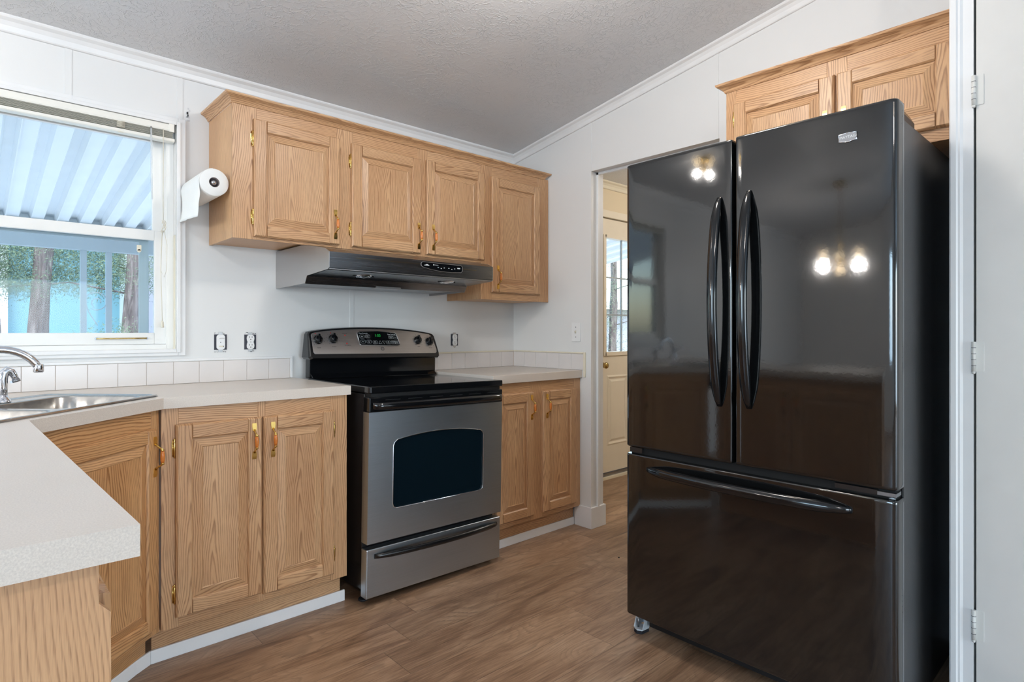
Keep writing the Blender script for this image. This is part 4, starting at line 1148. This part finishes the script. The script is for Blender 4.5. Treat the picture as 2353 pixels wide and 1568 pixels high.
# control plate on the front face (front faces -Y)
yh = -.5818 - .0012
cpn = [(.462, .114), (.470, .121), (.700, .119), (.708, .112), (.708, .092), (.700, .084), (.640, .080), (.580, .081), (.520, .087), (.470, .096), (.462, .103)]
b = MB(); b.prism(cpn, 'y', yh - .0015, yh + .001); cpo = b.build('control_plate', 'black_gloss', hd)
b = MB(); b.tube([(x, yh - .0012, z) for x, z in cpn + [cpn[0]]], .0012, 5); b.build('plate_edge', 'steel_panel', cpo)
b = MB()
for k, x in enumerate((.560, .578, .596, .624, .642, .660)): z = .096 if k % 3 == 1 else .1; b.box(x - .003, x + .003, yh - .0022, yh - .0014, z - .0015, z + .0015)
b.box(.478, .508, yh - .0022, yh - .0014, .1045, .1065); b.prism([(.484, .1065), (.505, .1065), (.498, .111), (.490, .1105)], 'y', yh - .0022, yh - .0014)
b.lathe([(.003, -.0008), (.003, 0)], (.533, yh - .0014, .1105), 'y', 10); b.box(.533, .560, yh - .0022, yh - .0014, .1098, .1112)
b.box(.676, .694, yh - .0022, yh - .0014, .101, .106)
b.build('print', 'print_white', cpo)
b = MB(); b.box(.125, .456, yh - .0003, yh + .001, .1085, .1102); b.build('inlay_line', 'brass_dark', hd)
b = MB(); b.box(.714, .80, yh - .0003, yh + .001, .1015, .1030); b.build('inlay_line', 'brass_dark', hd)

# ================================================================ paper towel
pt = thing('paper_towel_roll', 'white paper towel roll on the side of the wall cabinet with a sheet hanging', 'paper towel', (0.760, 2.642, 1.790))
b = MB(); RL = .285; r0 = .0565
b.lathe([(.0205, 0), (r0 - .002, 0), (r0, .002), (r0, RL - .002), (r0 - .002, RL), (.0205, RL), (.0205, 0)], (0, 0, 0), 'y', 48, cap=False); b.build('roll', 'paper', pt)
b = MB(); b.lathe([(.0203, .0005), (.0203, RL - .0005), (.0190, RL - .0005), (.0190, .0005), (.0203, .0005)], (0, 0, 0), 'y', 32, cap=False); b.build('core', 'cardboard', pt)
b = MB(); loops = []
for k in range(23):
    t = k / 22
    if t < .45:
        a = R(95 + 85 * t / .45); x, z = (r0 + .0012) * math.cos(a), (r0 + .0012) * math.sin(a)
    else:
        u = (t - .45) / .55; x = -(r0 + .0012) + .004 * math.sin(u * 4.5) - .001; z = -.148 * u
    row = []
    for j in range(15):
        v_ = j / 14; y = .003 + (RL - .007) * v_
        wv = (.0022 * math.sin(v_ * 9 + t * 7) + .0015 * math.sin(v_ * 21)) * max(0, t - .45) * 1.6
        ed = (.004 * math.sin(t * 26) * (1 if j == 0 else 0)) * (1 if t > .5 else 0)
        row.append((x + wv, y + ed, z + (0.012 * v_ if t > .95 else 0)))
    loops.append(row)
b.loft(loops, 0, 'z', False, False, False, True)
shm = b.build('hanging_sheet', 'paper', pt); sm_ = shm.modifiers.new('thick', 'SOLIDIFY'); sm_.thickness = .0006
hk = thing('paper_towel_holder', 'chrome rod holder carrying the paper towel roll beside the window', 'holder', (0.760, 2.642, 1.790))
b = MB(); b.tube([(0, .006, 0), (0, .2955, 0)], .0075, 14); b.lathe([(.0001, -.004), (.010, .0), (.012, .006), (.009, .012), (.0075, .014)], (0, .004, 0), 'y', 20)
b.lathe([(.024, .290), (.024, .297)], (0, 0, 0), 'y', 24)
b.build('rod', 'chrome', hk)

# ================================================================ outlets and switch
def wall_device(loc, kind, label):
    o = thing('electrical_outlet' if kind == 'outlet' else 'light_switch', label, 'outlet' if kind == 'outlet' else 'switch', loc)
    W2, H2 = .0275, .0355
    b = MB()   # ragged cut in the wall around the box, dark box inside
    b.box(-W2, W2, -.0015, .0, -H2, H2, 0)
    o1 = b.build('wall_box', 'box_dark', o)
    b = MB()
    for k in range(16):
        sx_ = random.uniform(-W2, W2); sz_ = random.choice((-1, 1)) * random.uniform(H2 + .001, H2 + .011); w_ = random.uniform(.001, .0045); h_ = random.uniform(.0006, .002)
        b.box(sx_ - w_, sx_ + w_, -.0012, 0, sz_ - h_, sz_ + h_, 0 if k % 3 else 1)
    for q in ((-W2 - .001, W2 + .001, H2, H2 + .002), (-W2 - .001, W2 + .001, -H2 - .002, -H2), (-W2 - .0015, -W2, -H2, H2), (W2, W2 + .0015, -H2, H2)): b.box(q[0], q[1], -.0014, 0, q[2], q[3], 1)
    b.build('cut_edge', ['print_dark', 'rough_cut'], o)
    b = MB(); b.box(-.010, .010, -.0030, -.001, -H2 - .010, H2 + .010); b.build('strap', 'steel_panel', o, bevel=.0005)
    b = MB()
    if kind == 'outlet':
        prof_ = []
        for cz, s_ in ((.0185, 1), (-.0185, -1)):
            pass
        ol = [(.0165, .010), (.0175, .0185), (.0155, .0290), (.0085, .0340), (-.0085, .0340), (-.0155, .0290), (-.0175, .0185), (-.0165, .010), (-.0135, 0), (-.0165, -.010), (-.0175, -.0185), (-.0155, -.0290), (-.0085, -.0340), (.0085, -.0340), (.0155, -.0290), (.0175, -.0185), (.0165, -.010), (.0135, 0)]
        b.prism(ol[::-1], 'y', -.0085, -.0028); face = b.build('receptacle', 'plate', o, bevel=.0008)
        b = MB()
        for cz in (.0185, -.0185):
            b.box(-.0075, -.0055, -.0089, -.0080, cz + .0010, cz + .0090); b.box(.0050, .0070, -.0089, -.0080, cz + .0015, cz + .0085)
            b.lathe([(.0024, -.0089), (.0024, -.0080)], (0, 0, cz - .0060), 'y', 12)
        b.lathe([(.0018, -.0089), (.0018, -.0080)], (0, 0, 0), 'y', 12)
        b.build('slot', 'black', face)
    else:
        b.prism([(x, z) for x, z in rrect(-.0185, .0185, -.0350, .0350, .013, 5)], 'y', -.0085, -.0028); face = b.build('receptacle', 'plate', o, bevel=.0008)
        b = MB(); b.box(-.008, .016, -.0095, -.0080, .0150, .0215); b.prism([(-.0105, .0160), (-.0080, .0160), (-.0080, .0205), (-.0160, .0195)], 'x', -.007, .015); b.build('toggle', 'plate', face, bevel=.0006)
        b = MB(); b.box(-.008, .012, -.0095, -.0080, -.0230, -.0165, 0); b.box(.0085, .0115, -.0105, -.0094, -.0225, -.0170, 1); b.box(-.003, .000, -.0092, -.008, -.003, .001, 2); b.build('toggle', ['trim_cream', 'print_dark', 'print_dark'], face)
    return o
wall_device((.8715, YB - .0005, 1.1215), 'switch', 'uncovered double toggle switch left of the bare outlet, right of the window')
wall_device((1.0050, YB - .0005, 1.1205), 'outlet', 'bare duplex outlet without cover plate between the switch and the stove')
wall_device((2.2280, YB - .0005, 1.1190), 'outlet', 'bare duplex outlet without cover plate on the wall right of the stove')
o = thing('light_switch', 'small white cover plate on the right wall beside the hall opening', 'switch', (XR_ - .0005, 2.3805, 1.1675), R(-90))
b = MB(); b.prism(rrect(-.0350, .0350, -.0575, .0575, .003, 3), 'y', -.005, 0); b.build('cover_plate', 'plate', o, bevel=.0015)
b = MB()
for z in (.030, -.030): b.lathe([(.0030, -.0056), (.0030, -.0045)], (0, 0, z), 'y', 12)
b.build('screw', 'print_dark', o)
b = MB(); b.prism([(-.009, -.005), (-.005, -.008), (-.005, .010), (-.013, .006)], 'x', -.005, .005); b.box(-.003, .0035, -.0145, -.009, -.002, .003); b.build('toggle', 'cord', o, bevel=.0005)

# ================================================================ refrigerator
fr = thing('refrigerator', 'black french door refrigerator with bottom freezer drawer and curved handles', 'refrigerator', (1.862, 1.3735, 0), R(-90))
FWd = .902
b = MB(); b.box(.004, FWd - .004, .072, .82, .055, 1.768); b.build('body', 'fridge_side', fr, bevel=.004, bseg=3)
b = MB(); b.box(.02, FWd - .02, .050, .072, .10, 1.74); b.build('gasket', 'black_matte', fr)
def bulge(x): return -.006 * (1 - ((x - FWd / 2) / (FWd / 2)) ** 2)
def door_slab(nm, x0, x1, z0, z1, rl=.016, rr_=.016):
    pts = []
    y1 = .062
    n = 18
    def ed(xc, sgn, r):   # rounded vertical edge
        return [(xc + sgn * (-r + r * math.sin(R(a))), r - r * math.cos(R(a))) for a in (0, 22, 45, 67, 90)]
    fr_ = [(x0 + rl + (x1 - x0 - rl - rr_) * k / n) for k in range(n + 1)]
    left = [(x0, y1), (x0, bulge(x0) + rl + .0)]
    for a in (67, 45, 22): left.append((x0 + rl - rl * math.sin(R(a)), bulge(x0 + rl) + rl - rl * math.cos(R(a))))
    right = []
    for a in (22, 45, 67): right.append((x1 - rr_ + rr_ * math.sin(R(a)), bulge(x1 - rr_) + rr_ - rr_ * math.cos(R(a))))
    right += [(x1, bulge(x1) + rr_), (x1, y1)]
    mid = [(x, bulge(x)) for x in fr_]
    out = left + mid + right
    b = MB(); cxm = (x0 + x1) / 2
    def lp(z, e): return [(cxm + (x - cxm) * (1 - e / (x1 - x0) * 2), y + e if y < y1 - .001 else y, z) for x, y in out]
    b.loft([lp(z0, .003), lp(z0 + .0015, .001), lp(z0 + .004, 0), lp(z0 + .012, 0), lp(z1 - .012, 0), lp(z1 - .004, 0), lp(z1 - .0015, .001), lp(z1, .003)], 0, 'z', True, True, True, True)
    o = b.build(nm, 'fridge', fr)
    md = o.modifiers.new('es', 'EDGE_SPLIT'); md.split_angle = R(50)
    return o
dl_ = door_slab('door', 0, .4315, .734, 1.805, rr_=.006); dr_ = door_slab('door', .4435, FWd, .734, 1.809, rl=.006)
fz = door_slab('freezer_drawer', 0, FWd, .094, .706)
b = MB(); b.box(.014, FWd - .01, .020, .071, .706, .734, 0); b.build('seam_recess', 'black', fr)
b = MB(); b.box(.016, .070, .006, .020, .712, .731, 0); b.build('centre_hinge', 'black_enamel', fr)
b = MB(); b.box(FWd - .16, FWd - .05, .004, .018, .715, .729, 0); b.box(FWd - .05, FWd - .004, .004, .050, .716, .726, 1); b.lathe([(.008, .7075), (.009, .709), (.0001, .712)], (FWd - .018, .022, 0), seg=12, mat=2)
b.build('centre_hinge', ['black_enamel', 'steel_dark', 'foot_white'], fr)
def vhandle(parent, x, z0, z1, so, xm):
    b = MB(); loops = []; n = 34
    for k in range(n + 1):
        t = k / n; z = z0 + (z1 - z0) * t; q = math.sin(PI * t) ** .62
        w = .0070 + .0100 * min(1, math.sin(PI * t) * 2.8 + .12) ; th = .006 + .007 * min(1, math.sin(PI * t) * 3 + .05)
        yc = bulge(x) - so * q - .001
        loops.append([(x + xm * q + w * math.cos(2*PI*j/18), yc + th * math.sin(2*PI*j/18), z) for j in range(18)])
    b.loft(loops, 0, 'z', True, True, True, True); return b.build('handle', 'black_gloss', parent)
vhandle(dl_, .3885, .920, 1.619, .052, .0); vhandle(dr_, .4905, .921, 1.624, .052, .0)
b = MB(); loops = []; n = 34
for k in range(n + 1):
    t = k / n; x = .100 + (.790 - .100) * t; q = math.sin(PI * t) ** .62
    w = .007 + .010 * min(1, math.sin(PI * t) * 2.8 + .12); th = .006 + .007 * min(1, math.sin(PI * t) * 3 + .05)
    loops.append([(x, bulge(x) - .052 * q - .001 + th * math.sin(2*PI*j/18), .659 + .004 * q + w * math.cos(2*PI*j/18)) for j in range(18)])
b.loft(loops, 0, 'x', True, True, True, True); b.build('handle', 'black_gloss', fz)
# badge
bx0, bx1 = 1.3735 - .6175, 1.3735 - .5705
yb_ = bulge((bx0 + bx1) / 2)
badge = thing('badge', None, None); badge.parent = dr_; COL.objects.unlink(badge); bpy.data.objects.remove(badge)
bp = [(bx0, 1.7175), (bx0, 1.7375), ((bx0 + bx1) / 2, 1.7400), (bx1, 1.7385), (bx1, 1.7180), ((bx0 + bx1) / 2, 1.7135)]
b = MB(); b.prism(bp, 'y', yb_ - .0022, yb_ + .001, 0)
b.tube([(x, yb_ - .0022, z) for x, z in bp + [bp[0]]], .0012, 6, 1)
bdg = tag(b.build('badge', ['steel_dark', 'chrome'], dr_), 'small silver maker badge')
def bar_text():
    # raised serif-like lettering of the badge
    t = text_mesh('lettering', 'MAYTAG', .0105, 'print_white', bdg, ((bx0 + bx1) / 2, yb_ - .0026, 1.7278), (R(90), 0, 0), .0003)
bar_text()
# hinge covers and feet
for x0, x1 in ((.026, .10), (FWd - .100, FWd - .026)):
    b = MB(); b.loft([[(x0, .150, 1.7685), (x1, .150, 1.7685), (x1, .282, 1.7685), (x0, .282, 1.7685)], [(x0, .150, 1.812), (x1, .150, 1.812), (x1, .282, 1.808), (x0, .282, 1.808)],
                      [(x0 + .010, .160, 1.836), (x1 - .010, .160, 1.836), (x1 - .010, .272, 1.830), (x0 + .010, .272, 1.830)]], 0); b.box(x0 + .01, x1 - .01, .055, .151, 1.7685, 1.790)
    b.build('hinge_cover', 'black_plastic', fr, bevel=.003)
b = MB(); b.box(.05, FWd - .03, .085, .12, .028, .056); b.build('base_grille', 'black_matte', fr)
for x in (-.006, FWd - .05):
    b = MB()
    pz = [(.062, .0), (.062, .014)]
    b.prism([(x, .100), (x + .004, .058), (x + .022, .048), (x + .040, .058), (x + .044, .100)], 'z', .0, .012, 1)
    b.prism([(x, .100), (x + .004, .060), (x + .022, .051), (x + .040, .060), (x + .044, .100)], 'z', .012, .017, 0)
    b.prism([(.060, .017), (.120, .017), (.120, .075), (.085, .075)], 'x', x, x + .004, 0); b.prism([(.060, .017), (.120, .017), (.120, .075), (.085, .075)], 'x', x + .040, x + .044, 0)
    b.box(x, x + .044, .118, .122, .017, .075); b.tube([(x + .015, .070, .016), (x + .015, .070, .060)], .004, 10, 2)
    b.build('front_foot', ['foot_white', 'rubber', 'steel_dark'], fr)
for x in (.06, FWd - .06):
    b = MB(); b.lathe([(.022, -.012), (.022, .012)], (x, .76, .022), 'x', 20); b.build('roller', 'rubber', fr)

# a crumb on the floor by the hall opening
b = MB(); b.lathe([(.0001, 0.0), (.004, .002), (.0035, .006), (.0001, .008)], seg=8); o = b.build('crumb', 'black_matte'); o.location = (2.48, 1.872, 0.0)
o.scale = (1, 1.3, .8); tag(o, 'tiny black crumb on the plank floor left of the fridge', 'crumb')

# ================================================================ lamps of the house
def globe_light(nm, label, loc, n, rad, drop, energy, glob=.040, low=False, a0=.5):
    root = thing(nm, label, 'light', loc)
    b = MB(); b.lathe([(.0001, 0), (.065, 0), (.065, -.010), (.040, -.025), (.0001, -.028)], seg=28); b.build('canopy', 'brass', root)
    b = MB(); b.tube([(0, 0, -.02), (0, 0, -drop)], .006, 8); b.lathe([(.0001, -drop - .05), (.02, -drop - .02), (.022, -drop), (.01, -drop + .03), (.006, -drop + .05)], seg=20)
    for k in range(n):
        a = 2 * PI * k / n + a0; c_, s_ = math.cos(a), math.sin(a)
        b.tube([(c_ * .015, s_ * .015, -drop), (c_ * rad * .6, s_ * rad * .6, -drop - .03), (c_ * rad, s_ * rad, -drop + .0)], .005, 8)
    b.build('frame', 'brass', root)
    for k in range(n):
        a = 2 * PI * k / n + a0; c_, s_ = math.cos(a), math.sin(a)
        b = MB(); b.lathe([(.012, 0), (glob * .8, .02), (glob, .05), (glob * .85, .08), (.0001, .095)], (c_ * rad, s_ * rad, -drop), seg=20); b.build('shade', 'bulb', root)
        pl = lamp('bulb_light', 'POINT', (loc[0] + c_ * rad, loc[1] + s_ * rad, loc[2] - drop - .06), energy / n, WARM, shadow_soft_size=.03)
    if low:
        b = MB(); b.lathe([(.012, 0), (glob * .9, -.02), (glob * 1.1, -.05), (glob * .9, -.085), (.0001, -.1)], (0, 0, -drop - .04), seg=20); b.build('shade', 'bulb', root)
    return root
globe_light('chandelier', 'brass chandelier with lit glass shades over the dining end, mirrored in the fridge', (-2.22, 1.80, ceil_z(1.83) - .006), 3, .19, .70, 50, low=True, a0=R(41))
globe_light('ceiling_light', 'two lit bulbs on a short brass fitting above the sink, mirrored in the fridge', (-.30, 2.30, ceil_z(2.30) - .008), 2, .06, .05, 5, .035)
def dome(loc, e, r_=.17):
    root = thing('ceiling_light', 'round lit glass dome light on the sloped kitchen ceiling' if loc[0] > 0 else 'round lit glass dome light in the hall' if loc[0] > 2.8 else 'round lit glass dome light over the room behind the camera', 'light', loc)
    b = MB(); b.lathe([(.0001, 0), (r_, 0), (r_, -.02), (r_ - .02, -.028)], seg=36); b.build('pan', 'trim', root)
    b = MB(); b.lathe([(r_ - .015, -.024), (r_ - .02, -.06), (r_ * .6, -.10), (.0001, -.115)], seg=36); b.build('dome_glass', 'dome', root)
    lamp('dome_lamp', 'POINT', (loc[0], loc[1], loc[2] - .24), e, WARM, shadow_soft_size=.10)
    return root
dome((1.35, 1.15, ceil_z(1.15) - .03), 25)
d2 = dome((-1.4, -2.0, ceil_z(-2.0) - .03), 80)
d3 = dome((4.2, 1.6, ceil_z(1.6) - .03), 30); d3['label'] = 'round lit glass dome light on the hall ceiling'

# ================================================================ outdoors
b = MB(); b.box(-3.2, 8, YT + .02, 6.6, -.6, -.56); tag(b.build('bounce_slab', 'out_white'), 'unseen pale slab added under the patio cover to bounce light up to its roof', 'slab')  # added out of view, reflects sunlight onto the underside of the roof sheet
b = MB(); b.box(-14, 18, YT + .02, 30, -.66, -.6); struct(b.build('ground', 'ground'))
# patio cover: W-pan sheets, beam, fascia
pc_ = thing('patio_cover', 'white ribbed metal patio cover outside the kitchen window', 'patio cover', (0, 0, 0))
def rz_(y): return 2.45 - .145 * (y - 3.09)
b = MB(); seg = []
x = -3.13
while x < 6.6:
    # one pan, 0.305 m: trough, two ribs, overlap lip
    for dx_, dz in ((0, .0), (.075, .0), (.090, .045), (.135, .045), (.150, .0), (.225, .0), (.240, .045), (.290, .045), (.300, .0), (.302, -.022), (.304, -.022)):
        seg.append((x + dx_, dz))
    x += .305
L = []
for y in (3.09, 5.95):
    L.append([(q[0], y, rz_(y) + q[1]) for q in seg] )
b.loft(L, 0, 'y', False, False, False); o = b.build('roof_sheet', 'roof_metal', pc_); s_ = o.modifiers.new('t', 'SOLIDIFY'); s_.thickness = .002
b = MB(); b.box(-3.1, 6.6, 5.84, 5.92, 1.83, 2.00); b.build('beam', 'post', pc_)
b = MB(); b.box(-3.1, 6.6, 5.925, 5.935, 1.98, 2.10); b.build('fascia', 'roof_metal', pc_)
for i_, xx in enumerate((.704, .876, -2.2, 3.9, 5.6)):
    lab = ('left one of the paired grey posts joined by a scroll outside the window', 'right one of the paired grey posts joined by a scroll outside the window',
           'grey post of the patio cover beyond the left window edge', 'grey post of the patio cover outside the hall door', 'far grey post of the patio cover past the hall door')[i_]
    b = MB(); b.box(-.021, .021, -.02, .02, -.6, 1.83); o = b.build('patio_post', 'post'); o.location = (xx, 5.88, 0); tag(o, lab, 'post', None)
b = MB(); pts_ = []
for k in range(46):
    a = R(100 - k * 13.5); r_ = .028 + .050 * (1 - k / 45.); r_ = .075 - .048 * (k / 45.)
    pts_.append((.79 + r_ * math.cos(a) * .95, 5.88, 1.46 + r_ * math.sin(a)))
pts_ = [(.80, 5.88, 1.22), (.74, 5.88, 1.33)] + [(.79 - .073 * math.cos(R(k * 20)), 5.88, 1.42 + .073 * math.sin(R(k * 20))) for k in range(0, 16)] + [(.79 + (.073 - .0035 * k) * math.cos(R(120 + 0 - k * 0) - R(0)) * 0 + (-.0 + (.045 - .002 * k)) * math.cos(R(-120 - k * 22)) + .01, 5.88, 1.41 + (.045 - .002 * k) * math.sin(R(-120 - k * 22))) for k in range(0, 12)]
b.tube(pts_, .004, 6); tag(b.build('iron_scroll', 'post'), 'thin curled iron scroll between the two grey patio posts', 'ironwork')
# neighbouring house
nh = thing('house', 'pale blue and grey neighbouring house with white trim beyond the trees', 'house', (0, 10.5, -.6))
b = MB(); b.box(-6, 1.72, 0, .2, 0, 3.6); b.build('blue_wall', 'siding_blue', nh)
b = MB(); b.box(1.95, 7.0, -.4, -.2, 0, 3.6)
for k in range(16): b.box(2.0 + k * .3, 2.012 + k * .3, -.408, -.4, 0, 3.6)
b.build('grey_wall', 'siding_grey', nh)
b = MB(); b.box(1.70, 1.97, -.45, .2, 0, 3.6); b.box(.10, .42, -.15, .0, 0, 3.2); b.box(.42, 1.70, -.06, 0, 1.44, 1.56); b.box(-6, .1, -.06, 0, 1.44, 1.56); b.build('white_trim', 'out_white', nh)
b = MB(); b.box(.5, 1.6, -.03, 0.0, .3, 1.42); b.build('window', 'siding_grey', nh)
b = MB(); b.prism([(-.9, 3.3), (2.5, 4.6), (2.5, 4.7), (-.9, 3.4)], 'x', -6.5, 7.3); b.build('roof', 'out_white', nh)
# second building seen through the hall door
nh2 = thing('shed', 'white shed roof and wall seen through the hall door glass', 'shed', (10.6, 9.5, -.6))
b = MB(); b.box(-1.5, 6, 0, .2, 0, 2.35); b.build('wall', 'siding_grey', nh2)
b = MB(); b.prism([(-.5, 2.35), (2.0, 2.95), (2.0, 3.05), (-.5, 2.5)], 'x', -2, 6.5); b.build('roof', 'out_white', nh2)

def tree(loc, h, r, label, crown_c, crown_r, nleaf, seed, lean=0.0, low=2.2):
    nleaf = int(nleaf * 2.1)
    rnd = random.Random(seed)
    root = thing('tree', label, 'tree', loc)
    b = MB(); ps_, rs = [], []
    for k in range(15):
        t = k / 14; ps_.append((lean * t + .05 * math.sin(t * 7 + seed), .04 * math.cos(t * 5 + seed), h * t)); rs.append(r * (1.12 - .5 * t) * (1 + .08 * math.sin(t * 19 + seed)))
    # fluted bark
    seg_ = 22; loops = []
    for q, r_ in zip(ps_, rs): loops.append([(q[0] + r_ * (1 + .10 * math.sin(5 * a_ + seed) + .05 * math.sin(11 * a_)) * math.cos(a_), q[1] + r_ * (1 + .1 * math.sin(5 * a_ + seed)) * math.sin(a_), q[2]) for a_ in [2*PI*j/seg_ for j in range(seg_)]])
    b.loft(loops, 0, 'z', True, True, True, True)
    for k in range(9):
        z = low * 1.0 + rnd.random() * (h - low); a = rnd.random() * 2 * PI; ln = .5 + rnd.random() * .9
        p0_ = (lean * z / h, 0, z); p1_ = (p0_[0] + ln * .5 * math.cos(a), ln * .5 * math.sin(a), z + .12); p2_ = (p0_[0] + ln * math.cos(a), ln * math.sin(a), z + .05 - rnd.random() * .3)
        b.tube([p0_, p1_, p2_], [.014, .008, .003], 6)
    b.build('trunk', 'bark', root)
    b = MB()
    nleaf_ = nleaf
    clumps = [(crown_c[0] + rnd.gauss(0, crown_r[0] * .5), crown_c[1] + rnd.gauss(0, crown_r[1] * .5), crown_c[2] + rnd.uniform(-1, 1) * crown_r[2]) for _ in range(max(10, nleaf // 110))]
    for k in range(nleaf):
        c_ = clumps[rnd.randrange(len(clumps))]; q = Vector((c_[0] + rnd.gauss(0, .13), c_[1] + rnd.gauss(0, .13), c_[2] + rnd.gauss(0, .09)))
        d1 = Vector((rnd.gauss(0, 1), rnd.gauss(0, 1), rnd.gauss(0, 1))).normalized(); d2_ = d1.orthogonal().normalized(); L_ = .022 + rnd.random() * .030; w_ = .005 + rnd.random() * .005
        b.face([q - d2_ * w_, q + d1 * L_ * .5, q + d2_ * w_ + d1 * L_ * .3, q + d1 * L_])
    tag(b.build('foliage', 'leaf', root), kind=None)
    return root
tree((.640, 8.5, -.6), 5.2, .098, 'rough juniper trunk just left of the middle of the lower window pane', (0.0, .3, 2.85), (.80, .4, .55), 11000, 3)
tree((1.525, 8.5, -.6), 5.2, .108, 'double juniper trunk at the right of the lower window pane', (-.1, .3, 2.85), (.6, .4, .55), 8000, 9, .04)
tree((.235, 8.3, -.6), 5.2, .07, 'thin juniper trunk at the left edge of the photographed window', (-.1, .3, 2.8), (.5, .4, .6), 6000, 14)
tree((1.20, 8.0, -.6), 1.45, .03, 'low green shrub at the foot of the scroll outside the window', (0, 0, 1.60), (.22, .2, .12), 1600, 21, low=.9)
tree((9.2, 8.4, -.6), 4.2, .10, 'leafy tree seen through the hall door glass', (0, 0, 2.1), (1.0, .6, 1.5), 9000, 33, low=1.0)
tree((11.2, 8.6, -.6), 4.2, .10, 'leafy tree farther right behind the hall door glass', (0, 0, 2.0), (1.0, .6, 1.4), 7000, 35, low=1.0)

# repeated kinds
for o in list(COL.objects):
    if o.parent is None and o.get('label'):
        k = {'electrical_outlet': 'bare wall outlets', 'patio_post': 'posts of the patio cover', 'tree': 'trees behind the patio', 'ceiling_light': 'ceiling lights',
             'kick_trim': 'white kick boards', 'countertop': 'laminate worktops'}.get(o.name.split('.')[0])
        if k: o['group'] = k
